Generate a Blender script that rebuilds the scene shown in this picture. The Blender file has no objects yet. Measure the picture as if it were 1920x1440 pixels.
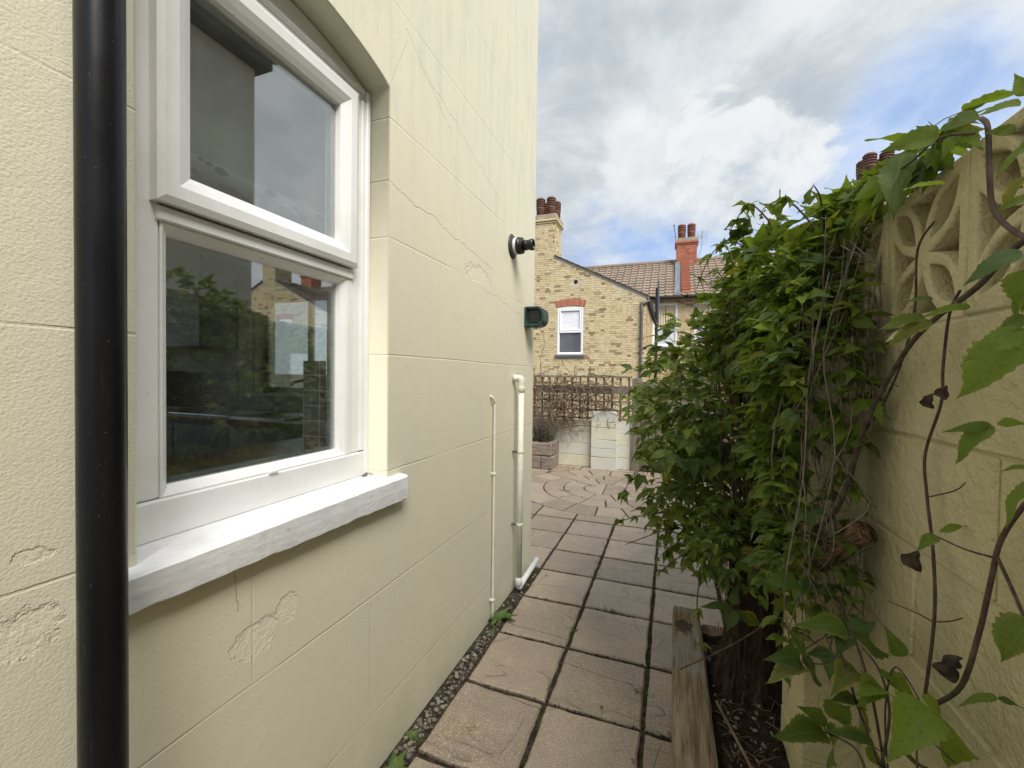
import bpy, bmesh, math, random
from mathutils import Vector, Matrix, Euler, noise as mn
random.seed(7)
R = math.radians
sc = bpy.context.scene
col = sc.collection
U = random.uniform

# ------------------------------------------------------------------ camera
H = 1.57
FPX, YAW, PITCH, ROLL = 801.5, R(20.364), R(1.091), R(0.771)
def _axes():
    cy, sy = math.cos(YAW), math.sin(YAW)
    f = Vector((-sy, cy, 0)); r = Vector((cy, sy, 0)); d = Vector((0, 0, -1))
    f2 = f*math.cos(PITCH) + d*math.sin(PITCH); d2 = d*math.cos(PITCH) - f*math.sin(PITCH)
    r3 = r*math.cos(ROLL) - d2*math.sin(ROLL); d3 = d2*math.cos(ROLL) + r*math.sin(ROLL)
    return r3, d3, f2
CR, CD, CF = _axes()
cam_d = bpy.data.cameras.new('camera'); cam = bpy.data.objects.new('camera', cam_d); col.objects.link(cam)
cam_d.sensor_width = 36; cam_d.lens = FPX/1920*36; cam_d.clip_start = 0.02; cam_d.clip_end = 2000
m4 = Matrix.Identity(4)
for i in range(3):
    m4[i][0] = CR[i]; m4[i][1] = -CD[i]; m4[i][2] = -CF[i]
m4[0][3], m4[1][3], m4[2][3] = 0, 0, H
cam.matrix_world = m4
sc.camera = cam
def ray(px, py): return CR*((px-960)/FPX) + CD*((py-720)/FPX) + CF
def atX(px, py, X):                      # where a sight line meets the plane x = X
    r = ray(px, py); return Vector((0, 0, H)) + r*(X/r.x)
def atY(px, py, Y):
    r = ray(px, py); return Vector((0, 0, H)) + r*(Y/r.y)
def atZ(px, py, Z):
    r = ray(px, py); return Vector((0, 0, H)) + r*((Z-H)/r.z)

# ------------------------------------------------------------------ node helper
class NT:
    def __init__(s, tree): s.t = tree; s.t.nodes.clear()
    def n(s, typ, props=None, **inp):
        nd = s.t.nodes.new(typ)
        for k, v in (props or {}).items(): setattr(nd, k, v)
        for k, v in inp.items():
            key = int(k[1:]) if k[0] == 'i' and k[1:].isdigit() else k.replace('_', ' ')
            s.set(nd.inputs[key], v)
        return nd
    def set(s, sock, v):
        if isinstance(v, bpy.types.NodeSocket): s.t.links.new(v, sock)
        elif v is not None:
            if isinstance(v, (tuple, list)) and len(v) == 3 and sock.type == 'RGBA': v = (*v, 1)
            sock.default_value = v
    def m(s, op, a, b=None, c=None, clamp=False):
        return s.n('ShaderNodeMath', {'operation': op, 'use_clamp': clamp}, i0=a, i1=b, i2=c).outputs[0]
    def vm(s, op, a, b=None):
        nd = s.n('ShaderNodeVectorMath', {'operation': op}, i0=a, i1=b)
        return nd.outputs['Value'] if op in ('DOT_PRODUCT', 'LENGTH', 'DISTANCE') else nd.outputs[0]
    def noise(s, vec, scale, detail=3, rough=.55, dist=0, out=0):
        return s.n('ShaderNodeTexNoise', None, Vector=vec, Scale=scale, Detail=detail, Roughness=rough, Distortion=dist).outputs[out]
    def ss(s, x, a, b, o0=0.0, o1=1.0):                          # smoothstep
        return s.n('ShaderNodeMapRange', {'interpolation_type': 'SMOOTHSTEP', 'clamp': True}, i0=x, i1=a, i2=b, i3=o0, i4=o1).outputs[0]
    def mix(s, f, a, b, mode='MIX'):
        nd = s.n('ShaderNodeMix', {'data_type': 'RGBA', 'blend_type': mode})
        s.set(nd.inputs[0], f); s.set(nd.inputs[6], a); s.set(nd.inputs[7], b)
        return nd.outputs[2]
    def co(s, kind='Object'): return s.n('ShaderNodeTexCoord').outputs[kind]
    def sep(s, v):
        nd = s.n('ShaderNodeSeparateXYZ', None, i0=v); return nd.outputs[0], nd.outputs[1], nd.outputs[2]
    def comb(s, x, y, z): return s.n('ShaderNodeCombineXYZ', None, i0=x, i1=y, i2=z).outputs[0]
    def map(s, v, scale=(1, 1, 1), loc=(0, 0, 0), rot=(0, 0, 0)):
        return s.n('ShaderNodeMapping', None, Vector=v, Scale=scale, Location=loc, Rotation=rot).outputs[0]
    def bump(s, h, dist=.01, strength=1.0, normal=None):
        return s.n('ShaderNodeBump', None, Strength=strength, Distance=dist, Height=h, Normal=normal).outputs[0]
    def out(s, sh): s.t.links.new(sh, s.n('ShaderNodeOutputMaterial').inputs[0])
    def rnd(s):
        a = s.n('ShaderNodeObjectInfo').outputs['Random']; b = s.n('ShaderNodeNewGeometry').outputs['Random Per Island']
        return s.m('FRACT', s.m('ADD', a, b))
    def pr(s, color, rough=.7, normal=None, metal=0.0, spec=.4, **kw):
        nd = s.n('ShaderNodeBsdfPrincipled', None, Base_Color=color, Roughness=rough, Metallic=metal, Normal=normal, **kw)
        nd.inputs['Specular IOR Level'].default_value = spec
        return nd.outputs[0]
MATS = {}
def material(name):
    def deco(fn):
        mm = bpy.data.materials.new(name); mm.use_nodes = True
        t = NT(mm.node_tree); t.out(fn(t)); MATS[name] = mm
        return fn
    return deco
def simple(name, color, rough=.6, metal=0.0, var=.12, nscale=20, bump=.0, bscale=60, spec=.4):
    @material(name)
    def _(t):
        o = t.co(); nz = t.noise(o, nscale, 4)
        c = t.mix(t.ss(nz, .3, .7), tuple(x*(1-var) for x in color), tuple(min(1, x*(1+var)) for x in color))
        nr = t.bump(t.noise(o, bscale, 3), .01, bump) if bump else None
        return t.pr(c, rough, nr, metal, spec)

# ------------------------------------------------------------------ world, sun, exposure
SUN_DIR = Vector((.52, -.46, .84)).normalized()     # towards the sun
wd = bpy.data.worlds.new('World'); sc.world = wd; wd.use_nodes = True
w = NT(wd.node_tree)
sky = w.n('ShaderNodeTexSky', {'sky_type': 'NISHITA', 'sun_disc': False, 'sun_elevation': math.asin(SUN_DIR.z),
          'sun_rotation': math.atan2(SUN_DIR.x, SUN_DIR.y), 'air_density': 1.0, 'dust_density': .6, 'ozone_density': 1.0})
dv = w.vm('NORMALIZE', w.co('Generated'))
dx, dy, dz = w.sep(dv)
dzp = w.m('ADD', w.m('MAXIMUM', dz, 0.0), .28)
plane = w.comb(w.m('DIVIDE', dx, dzp), w.m('DIVIDE', dy, dzp), 0.0)      # cloud layer seen in perspective
def pxdir(px, py): return ray(px, py).normalized()
def blob(px, py, lo, hi):                                                  # 1 at a heading, fading out by angle cosine
    d = pxdir(px, py); return w.ss(w.vm('DOT_PRODUCT', dv, tuple(d)), math.cos(R(hi)), math.cos(R(lo)))
n1 = w.noise(plane, 1.1, 8, .56, .4)
n2 = w.noise(w.map(plane, loc=(4.3, 1.7, 0)), 2.6, 8, .6, .3)
n3 = w.noise(w.map(dv, scale=(1, 1, 1.7)), 5.0, 9, .58, .35)
cov = w.m('ADD', n1, w.m('MULTIPLY', w.m('SUBTRACT', n2, .5), .55))
def addto(v, b, k): return w.m('ADD', v, w.m('MULTIPLY', b, k))
cov = addto(cov, blob(1080, 120, 2, 30), .22)
cov = addto(cov, blob(1430, 60, 2, 22), .16)
cov = addto(cov, blob(1880, 190, 1, 12), -.26)
cov = addto(cov, blob(1690, 195, 1, 8), -.15)
cov = addto(cov, blob(1560, 400, 1, 9), -.10)
cov = addto(cov, blob(1200, 480, 1, 13), -.24)
def vblob(v, lo, hi): return w.ss(w.vm('DOT_PRODUCT', dv, tuple(Vector(v).normalized())), math.cos(R(hi)), math.cos(R(lo)))
cov = addto(cov, vblob((.76, .62, .45), 6, 40), .26)         # cloud bank beyond the right edge, mirrored in the panes
mask = w.ss(cov, .40, .66)
shade = w.ss(w.m('ADD', n2, w.m('MULTIPLY', w.m('SUBTRACT', n3, .5), .5)), .32, .7)
shade = w.m('ADD', shade, w.m('MULTIPLY', vblob((.76, .62, .45), 8, 36), .45), clamp=True)
ccol = w.mix(shade, (3.75, 4.2, 4.6), (6.2, 6.45, 6.55))
def scale_col(c, k): return w.vm('MULTIPLY', c, (k, k, k))
bluec = w.mix(.75, scale_col(sky.outputs[0], 1.0), (2.7, 4.1, 7.0))
thin = w.m('MULTIPLY', w.ss(n3, .3, .7), .65)
bluec = w.mix(thin, bluec, (6.4, 7.0, 7.9))
skyc = w.mix(mask, bluec, ccol)
# one bright heap cloud with a firm upper edge
hp = w.m('ADD', w.m('MULTIPLY', w.vm('DOT_PRODUCT', dv, tuple(pxdir(1395, 300))), 1.0), w.m('MULTIPLY', w.m('SUBTRACT', n3, .5), .048))
hp2 = w.m('ADD', w.vm('DOT_PRODUCT', dv, tuple(pxdir(1230, 350))), w.m('MULTIPLY', w.m('SUBTRACT', n3, .5), .03))
heap = w.m('MAXIMUM', w.ss(hp, math.cos(R(7.6)), math.cos(R(5.2))), w.m('MULTIPLY', w.ss(hp2, math.cos(R(7.0)), math.cos(R(3.5))), .7))
hshade = w.mix(w.ss(w.m('ADD', w.m('MULTIPLY', dz, 1.0), w.m('MULTIPLY', w.m('SUBTRACT', w.noise(w.map(dv, loc=(2, 5, 1)), 9, 8, .6, .2), .5), .75)), .24, .44), (4.3, 4.85, 5.4), (6.9, 7.05, 7.1))
skyc = w.mix(w.m('MULTIPLY', heap, .78), skyc, hshade)
# pale towards the horizon
skyc = w.mix(w.ss(dz, .0, .22, .7, .0), skyc, (6.6, 7.1, 7.8))
bg = w.n('ShaderNodeBackground', None, Color=skyc, Strength=.072)
wd.node_tree.links.new(bg.outputs[0], w.n('ShaderNodeOutputWorld').inputs[0])

sd = bpy.data.lights.new('sun', 'SUN'); so = bpy.data.objects.new('sun', sd); col.objects.link(so)
sd.energy = 3.1; sd.angle = R(36); sd.color = (1.0, .955, .88)
so.rotation_euler = SUN_DIR.to_track_quat('Z', 'Y').to_euler()
vs = sc.view_settings
vs.view_transform = 'Standard'; vs.look = 'None'; vs.gamma = 1; vs.use_curve_mapping = False; vs.exposure = .90

# ------------------------------------------------------------------ object helpers
WM = {}
def link(o, parent=None, mw=None):
    col.objects.link(o); WM[o.name] = mw or Matrix.Identity(4)
    if parent: o.parent = parent; o.matrix_parent_inverse = WM[parent.name].inverted()
    return o
def thing(name, label, cat, loc=(0, 0, 0), group=None):
    o = bpy.data.objects.new(name, None); o.empty_display_size = .1; o.location = loc
    link(o, None, Matrix.Translation(Vector(loc)))
    return tag(o, label, cat, group)
def tag(o, label, cat, group=None):
    o['label'] = label; o['category'] = cat
    if group: o['group'] = group
    return o
def mesh(bm, mat=None, smooth=False, name='mesh'):
    me = bpy.data.meshes.new(name); bmesh.ops.recalc_face_normals(bm, faces=bm.faces[:]); bm.to_mesh(me); bm.free()
    if smooth:
        for p in me.polygons: p.use_smooth = True
    if mat: me.materials.append(MATS[mat] if isinstance(mat, str) else mat)
    return me
def obj(name, bm, mat, parent=None, smooth=False, kind=None, label=None):
    me = bm if isinstance(bm, bpy.types.Mesh) else mesh(bm, mat, smooth, name)
    if isinstance(bm, bpy.types.Mesh) and mat: me.materials.clear(); me.materials.append(MATS[mat])
    o = link(bpy.data.objects.new(name, me), parent)
    if kind: o['kind'] = kind
    if label: o['label'] = label
    return o
def inst(name, me, parent, mw, label=None):                                # one more object that shares a mesh
    o = bpy.data.objects.new(name, me); o.matrix_basis = mw
    link(o, parent, mw)
    if label: o['label'] = label
    return o
def B(): return bmesh.new()
def box(bm, a, b, bev=0, jit=0):
    x0, y0, z0 = a; x1, y1, z1 = b
    r = bmesh.ops.create_cube(bm, size=1)
    vv = r['verts']
    for v in vv:
        v.co = Vector((x0 if v.co.x < 0 else x1, y0 if v.co.y < 0 else y1, z0 if v.co.z < 0 else z1))
        if jit: v.co += Vector((U(-jit, jit), U(-jit, jit), U(-jit, jit)))
    if bev:
        ed = list({e for v in vv for e in v.link_edges})
        bmesh.ops.bevel(bm, geom=ed, offset=bev, segments=1, affect='EDGES', profile=.5)
    return bm
def boxo(name, a, b, mat, parent=None, bev=.003, **kw): return obj(name, box(B(), a, b, bev), mat, parent, **kw)
def tube(bm, pts, rad, seg=8, cap=True):
    pts = [Vector(p) for p in pts]; n = len(pts)
    rads = rad if isinstance(rad, (list, tuple)) else [rad]*n
    rings = []; up = None
    for i, p in enumerate(pts):
        d = (pts[min(i+1, n-1)] - pts[max(i-1, 0)])
        if d.length < 1e-9: d = Vector((0, 0, 1))
        d.normalize()
        if up is None:
            up = d.orthogonal().normalized()
        up = (up - d*up.dot(d))
        if up.length < 1e-6: up = d.orthogonal()
        up.normalize(); sd_ = d.cross(up)
        rings.append([bm.verts.new(p + (up*math.cos(2*math.pi*k/seg) + sd_*math.sin(2*math.pi*k/seg))*rads[i]) for k in range(seg)])
    for i in range(n-1):
        for k in range(seg):
            bm.faces.new((rings[i][k], rings[i][(k+1) % seg], rings[i+1][(k+1) % seg], rings[i+1][k]))
    if cap:
        bm.faces.new(rings[0][::-1]); bm.faces.new(rings[-1])
    return bm
def lathe(bm, prof, axis_o, axis=(0, 0, 1), seg=20):
    a = Vector(axis).normalized(); u = a.orthogonal().normalized(); v = a.cross(u); o = Vector(axis_o)
    rings = [[bm.verts.new(o + a*h + (u*math.cos(2*math.pi*k/seg)+v*math.sin(2*math.pi*k/seg))*max(r, 1e-4)) for k in range(seg)] for r, h in prof]
    for i in range(len(rings)-1):
        for k in range(seg): bm.faces.new((rings[i][k], rings[i][(k+1) % seg], rings[i+1][(k+1) % seg], rings[i+1][k]))
    bm.faces.new(rings[0][::-1]); bm.faces.new(rings[-1])
    return bm
def smooth_path(pts, k=4):
    P = [Vector(p) for p in pts]; out = []
    for i in range(len(P)-1):
        p0, p1, p2, p3 = P[max(i-1, 0)], P[i], P[i+1], P[min(i+2, len(P)-1)]
        for j in range(k):
            t = j/k
            out.append(.5*((2*p1)+(p2-p0)*t+(2*p0-5*p1+4*p2-p3)*t*t+(3*p1-p0-3*p2+p3)*t**3))
    out.append(P[-1]); return out
def sheet(polys, mw, thick, bevel=0, name='sheet'):
    """solid plate from 2-D outlines (holes allowed); local z runs -thick..0 before mw"""
    cu = bpy.data.curves.new(name, 'CURVE'); cu.dimensions = '2D'; cu.fill_mode = 'BOTH'
    cu.extrude = thick/2 - bevel; cu.bevel_depth = bevel; cu.bevel_resolution = 1; cu.offset = -bevel
    for pl in polys:
        sp = cu.splines.new('POLY'); sp.points.add(len(pl)-1); sp.use_cyclic_u = True
        for p, q in zip(sp.points, pl): p.co = (q[0], q[1], 0, 1)
    o = bpy.data.objects.new(name, cu); col.objects.link(o)
    dg = bpy.context.evaluated_depsgraph_get(); dg.update()
    me = bpy.data.meshes.new_from_object(o.evaluated_get(dg)); me.name = name
    bpy.data.objects.remove(o); bpy.data.curves.remove(cu)
    me.transform(mw @ Matrix.Translation((0, 0, -thick/2)))
    me.materials.clear()
    return me
# local (a,b,c) -> plates that stand: 'XP' faces +x with a=y,b=z ; 'YN' faces -y with a=x,b=z
def standX(x): return Matrix(((0, 0, 1, x), (1, 0, 0, 0), (0, 1, 0, 0), (0, 0, 0, 1)))
def standY(y): return Matrix(((1, 0, 0, 0), (0, 0, -1, y), (0, 1, 0, 0), (0, 0, 0, 1)))
def copy_tree(root, dloc, label, group=None):
    r = root.copy(); col.objects.link(r); r.location = Vector(root.location) + Vector(dloc)
    r['label'] = label
    def rec(src, dst):
        for ch in list(src.children):
            c = ch.copy(); col.objects.link(c); c.parent = dst; c.matrix_parent_inverse = ch.matrix_parent_inverse.copy(); rec(ch, c)
    rec(root, r); return r

# ------------------------------------------------------------------ materials
def groove_nodes(t, y, z):
    """scribed ashlar lines in the render: returns a 0..1 line mask"""
    k = t.m('DIVIDE', t.m('SUBTRACT', z, .232), .472)
    fl = t.m('FLOOR', k); fr = t.m('SUBTRACT', k, fl)
    dh = t.m('MULTIPLY', t.m('SUBTRACT', .5, t.m('ABSOLUTE', t.m('SUBTRACT', fr, .5))), .472)
    odd = t.m('ABSOLUTE', t.m('MODULO', fl, 2.0))
    yy = t.m('FRACT', t.m('ADD', t.m('SUBTRACT', y, t.m('ADD', .345, t.m('MULTIPLY', odd, .503))), 10.0))
    dvv = t.m('SUBTRACT', .5, t.m('ABSOLUTE', t.m('SUBTRACT', yy, .5)))
    lh = t.ss(dh, .0045, .0012); lv = t.m('MULTIPLY', t.ss(dvv, .0040, .0010), .7)
    return t.m('MAXIMUM', lh, lv), lh
def crack(t, y, z, y0, y1, za, zb, wob, seed, width=.0016):
    """one wandering hairline from (y0,za) to (y1,zb)"""
    s = (zb-za)/(y1-y0)
    wv = t.comb(t.m('ADD', y, seed), seed*1.7, 0.0)
    nz = t.m('ADD', t.m('SUBTRACT', t.noise(wv, 5, 1), .5), t.m('MULTIPLY', t.m('SUBTRACT', t.noise(wv, 40, 2), .5), .35))
    line = t.m('ADD', t.m('ADD', za, t.m('MULTIPLY', t.m('SUBTRACT', y, y0), s)), t.m('MULTIPLY', nz, wob))
    d = t.m('ABSOLUTE', t.m('SUBTRACT', z, line))
    rng = t.m('MULTIPLY', t.m('GREATER_THAN', y, y0), t.m('LESS_THAN', y, y1))
    return t.m('MULTIPLY', t.ss(d, width*1.6, width*.5), rng)
@material('cream_render')
def _(t):
    o = t.co(); x, y, z = t.sep(o)
    wob = t.m('MULTIPLY', t.m('SUBTRACT', t.noise(o, 2.2, 3), .5), .012)
    ln, lh = groove_nodes(t, t.m('ADD', y, wob), t.m('ADD', z, wob))
    ln = t.m('MULTIPLY', ln, t.ss(t.noise(o, 1.7, 2), .36, .52, .25, 1.0))
    cr = crack(t, y, z, 1.44, 2.5, 2.34, 2.24, .09, 1.3, .0022)
    for a in ((1.55, 1.95, 3.02, 2.80, .10, 4.1), (1.44, 1.56, 2.72, 2.98, .02, 7.7), (1.7, 2.6, 2.95, 2.72, .12, 9.9), (2.35, 3.1, 2.1, 2.02, .12, 3.3)):
        cr = t.m('MAXIMUM', cr, crack(t, y, z, *a))
    # vertical hairline below the sill
    v = t.m('ABSOLUTE', t.m('SUBTRACT', y, t.m('ADD', .80, t.m('MULTIPLY', t.m('SUBTRACT', t.noise(t.comb(0.0, 0.0, z), 9, 3), .5), .06))))
    cr = t.m('MAXIMUM', cr, t.m('MULTIPLY', t.ss(v, .0022, .0006), t.m('MULTIPLY', t.m('GREATER_THAN', z, .93), t.m('LESS_THAN', z, 1.07))))
    # flaked patches: islands where a coat has come off
    def island(cy, cz, ry, rz, sd):
        q = t.m('ADD', t.m('POWER', t.m('DIVIDE', t.m('SUBTRACT', y, cy), ry), 2.0), t.m('POWER', t.m('DIVIDE', t.m('SUBTRACT', z, cz), rz), 2.0))
        return t.ss(t.m('ADD', q, t.m('MULTIPLY', t.m('SUBTRACT', t.noise(t.map(o, loc=(sd, sd, sd)), 26, 5, .68), .5), 3.4)), 1.05, .70)
    isl = t.m('MAXIMUM', island(.86, .83, .07, .05, 0), island(.96, .86, .04, .045, 3))
    isl = t.m('MAXIMUM', isl, island(2.3, 2.16, .19, .05, 6)); isl = t.m('MAXIMUM', isl, island(.40, 1.10, .06, .045, 8))
    isl = t.m('MAXIMUM', isl, island(1.03, 1.03, .03, .02, 5)); isl = t.m('MAXIMUM', isl, island(.42, 1.235, .035, .015, 2))
    # colour: cream paint, water staining running down from above, algae low down
    streak = t.noise(t.map(o, scale=(1, 7, 1.1)), 1.9, 6, .7)
    big = t.noise(o, .9, 4)
    c = t.mix(t.ss(big, .35, .7), (.715, .675, .505), (.68, .65, .515))
    c = t.mix(t.m('MULTIPLY', t.ss(z, 1.9, 3.2), t.m('MULTIPLY', t.ss(streak, .44, .70), .52)), c, (.48, .47, .40))
    c = t.mix(t.m('MULTIPLY', t.ss(z, 2.1, 3.0), .35), c, (.66, .65, .55))
    c = t.mix(t.m('MULTIPLY', t.ss(z, .55, .0), t.m('MULTIPLY', t.ss(t.noise(o, 3.3, 4), .3, .7), .45)), c, (.47, .49, .34))
    c = t.mix(t.ss(t.noise(o, 3.1, 6, .68), .55, .8, 0, .30), c, (.60, .57, .42))
    c = t.mix(t.ss(t.noise(t.map(o, loc=(9, 3, 5)), 8, 6, .72), .60, .8, 0, .35), c, (.56, .55, .45))
    sp = t.ss(t.noise(o, 70, 2), .73, .78)
    c = t.mix(t.m('MULTIPLY', sp, t.ss(t.noise(o, 4, 2), .5, .65, 0, .45)), c, (.3, .28, .2))
    c = t.mix(t.m('MULTIPLY', isl, .5), c, (.765, .735, .585))
    c = t.mix(t.m('MULTIPLY', ln, .09), c, (.40, .37, .24))
    c = t.mix(t.m('MULTIPLY', cr, .42), c, (.28, .25, .18))
    stip = t.noise(t.map(o, scale=(1, 1, 1.15)), 175, 2, .5)
    fine = t.noise(o, 330, 2)
    lump = t.noise(o, 17, 3)
    h = t.m('ADD', t.m('ADD', t.m('MULTIPLY', stip, .0013), t.m('MULTIPLY', fine, .0003)), t.m('MULTIPLY', lump, .0014))
    h = t.m('SUBTRACT', h, t.m('MULTIPLY', ln, .0016)); h = t.m('SUBTRACT', h, t.m('MULTIPLY', cr, .0015))
    h = t.m('SUBTRACT', h, t.m('MULTIPLY', isl, t.m('ADD', .0008, t.m('MULTIPLY', t.noise(o, 48, 4, .65), .0042))))
    return t.pr(c, .62, t.bump(h, 1.0, .85), spec=.3)
@material('garden_block_paint')
def _(t):
    o = t.co(); x, y, z = t.sep(o)
    big = t.noise(o, 2.1, 5); fine = t.noise(o, 60, 4)
    c = t.mix(t.ss(big, .3, .7), (.48, .43, .25), (.54, .49, .31))
    c = t.mix(t.ss(t.noise(o, 7, 5, .65), .56, .76, 0, .45), c, (.40, .35, .22))
    c = t.mix(t.ss(t.noise(o, 95, 2), .70, .76, 0, .6), c, (.3, .27, .18))
    c = t.mix(t.m('MULTIPLY', t.ss(z, 1.80, 2.0), t.ss(fine, .35, .6, .2, .85)), c, (.33, .31, .25))
    h = t.m('ADD', t.m('MULTIPLY', t.noise(o, 42, 4, .6), .010), t.m('MULTIPLY', t.noise(o, 150, 3), .0036))
    return t.pr(c, .82, t.bump(h, 1.0, .9), spec=.2)
@material('pale_block_paint')
def _(t):
    o = t.co(); r = t.n('ShaderNodeObjectInfo').outputs['Random']
    c = t.mix(t.ss(t.noise(o, 3.5, 5), .3, .7), (.70, .66, .50), (.63, .62, .50))
    c = t.mix(t.ss(t.noise(o, 11, 5, .7), .52, .72, 0, .6), c, (.50, .49, .42))
    c = t.mix(t.m('MULTIPLY', t.m('GREATER_THAN', r, .7), t.ss(t.noise(o, 9, 4), .35, .6, .2, .75)), c, (.62, .63, .62))
    return t.pr(c, .85, t.bump(t.noise(o, 70, 4), .006, .7), spec=.2)
@material('paving')
def _(t):
    o = t.co(); r = t.n('ShaderNodeObjectInfo').outputs['Random']
    q = t.vm('ADD', o, t.comb(t.m('MULTIPLY', r, 37.0), t.m('MULTIPLY', r, 91.0), 0.0))
    c = t.mix(r, (.25, .192, .132), (.405, .32, .225))
    c = t.mix(t.ss(t.noise(q, 3.2, 5, .6), .32, .72), t.mix(.55, c, (.245, .195, .155)), c)
    c = t.mix(t.ss(t.noise(q, 6.0, 5, .6, .5), .52, .8, 0, .55), c, (.44, .385, .26))
    c = t.mix(t.ss(t.noise(q, 2.0, 3), .5, .75, 0, .4), c, (.30, .255, .24))
    sp = t.noise(q, 150, 2, .6)
    c = t.mix(t.ss(sp, .56, .70, 0, .75), c, (.64, .55, .42))
    c = t.mix(t.ss(sp, .44, .30, 0, .7), c, (.13, .10, .08))
    # riven relief: stepped ridges that follow noise contours
    n = t.noise(t.map(q, scale=(.55, 1.8, 1)), 2.0, 2, .45, .0)
    ridge = t.ss(t.m('ABSOLUTE', t.m('SUBTRACT', n, .5)), .006, .001)
    n2 = t.noise(t.map(q, scale=(1.7, .5, 1), loc=(3, 7, 0)), 1.6, 2, .45, .0)
    ridge2 = t.ss(t.m('ABSOLUTE', t.m('SUBTRACT', n2, .52)), .004, .0008)
    rg = t.m('MULTIPLY', t.m('MAXIMUM', ridge, ridge2), t.ss(t.noise(q, 4.5, 2), .47, .57))
    c = t.mix(t.m('MULTIPLY', rg, .22), c, (.14, .11, .08))
    h = t.m('ADD', t.m('MULTIPLY', t.ss(n, .488, .512), .0075), t.m('MULTIPLY', t.noise(q, 20, 6, .7), .008))
    h = t.m('SUBTRACT', t.m('ADD', h, t.m('MULTIPLY', sp, .0012)), t.m('MULTIPLY', rg, .003))
    return t.pr(c, t.ss(t.noise(q, 5, 3), .3, .7, .42, .62), t.bump(h, 1.0, .9), spec=.6)
@material('joint_soil')
def _(t):
    o = t.co()
    c = t.mix(t.ss(t.noise(o, 30, 4), .35, .65), (.035, .027, .02), (.085, .068, .05))
    c = t.mix(t.ss(t.noise(o, 6, 4), .55, .68, 0, .75), c, (.055, .075, .022))
    return t.pr(c, .95, t.bump(t.noise(o, 140, 3), .01, 1), spec=.1)
@material('bed_soil')
def _(t):
    o = t.co()
    c = t.mix(t.ss(t.noise(o, 40, 5, .7), .35, .68), (.018, .013, .010), (.07, .048, .034))
    c = t.mix(t.ss(t.noise(o, 120, 2), .66, .72, 0, .7), c, (.16, .12, .08))
    return t.pr(c, .95, t.bump(t.noise(o, 70, 5, .7), .02, 1), spec=.12)
@material('pebble')
def _(t):
    o = t.co(); r = t.n('ShaderNodeObjectInfo').outputs['Random']
    c = t.n('ShaderNodeValToRGB', None, Fac=r); e = c.color_ramp.elements if hasattr(c, 'color_ramp') else None
    e[0].color = (.13, .10, .085, 1); e[1].color = (.34, .30, .26, 1)
    for p, k in ((.3, (.22, .175, .14, 1)), (.55, (.17, .165, .165, 1)), (.75, (.30, .235, .17, 1)), (.965, (.30, .27, .23, 1)), (.975, (.62, .60, .56, 1))):
        q = e.new(p); q.color = k
    return t.pr(t.mix(t.ss(t.noise(o, 3, 4), .4, .7, 0, .4), c.outputs[0], (.1, .085, .07)), .7, t.bump(t.noise(o, 9, 3), .01, .4), spec=.3)
@material('pebble_small')
def _(t):
    o = t.co(); r = t.rnd()
    c = t.n('ShaderNodeValToRGB', None, Fac=r); e = c.color_ramp.elements if hasattr(c, 'color_ramp') else None
    e[0].color = (.13, .10, .085, 1); e[1].color = (.34, .30, .26, 1)
    for p, k in ((.3, (.22, .175, .14, 1)), (.55, (.17, .165, .165, 1)), (.75, (.30, .235, .17, 1)), (.965, (.30, .27, .23, 1)), (.975, (.62, .60, .56, 1))):
        q = e.new(p); q.color = k
    return t.pr(t.mix(t.ss(t.noise(o, 90, 3), .4, .7, 0, .4), c.outputs[0], (.1, .085, .07)), .7, t.bump(t.noise(o, 200, 2), .01, .4), spec=.3)
@material('weathered_wood')
def _(t):
    o = t.co(); x, y, z = t.sep(o)
    g = t.noise(t.map(o, scale=(26, 1.5, 26)), 3.0, 6, .62, .6)
    g2 = t.noise(t.map(o, scale=(70, 2.5, 70)), 3.0, 4, .6)
    c = t.mix(t.ss(g, .32, .7), (.17, .125, .08), (.40, .31, .20))
    c = t.mix(t.ss(t.noise(o, 5, 4), .42, .68, 0, .7), c, (.36, .345, .33))
    c = t.mix(t.ss(g2, .42, .30, 0, .85), c, (.04, .028, .018))
    kn = t.vm('DISTANCE', t.map(o, scale=(1, .6, 1)), (.075, 2.06*.6, .45))
    c = t.mix(t.ss(t.m('ADD', kn, t.m('MULTIPLY', t.noise(o, 40, 4), .06)), .075, .055, 0, .8), c, (.045, .03, .025))
    h = t.m('ADD', t.m('MULTIPLY', g, .008), t.m('MULTIPLY', g2, .005))
    return t.pr(c, .85, t.bump(h, 1.0, 1.0), spec=.2)
@material('grey_wood')
def _(t):
    o = t.co(); r = t.rnd()
    g = t.noise(t.map(o, scale=(14, 14, 1.4)), 3.0, 5, .6, .4)
    c = t.mix(r, (.17, .145, .12), (.30, .26, .215))
    c = t.mix(t.ss(g, .35, .65), t.mix(.5, c, (.08, .065, .05)), c)
    return t.pr(c, .88, t.bump(g, .006, .8), spec=.2)
@material('sleeper_wood')
def _(t):
    o = t.co(); r = t.n('ShaderNodeObjectInfo').outputs['Random']
    g = t.noise(t.map(o, scale=(2.5, 10, 22)), 2.5, 5, .62, .5)
    c = t.mix(r, (.24, .185, .14), (.34, .29, .245))
    c = t.mix(t.ss(g, .3, .68), t.mix(.65, c, (.06, .04, .03)), c)
    return t.pr(c, .88, t.bump(g, .01, .8), spec=.2)
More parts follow.
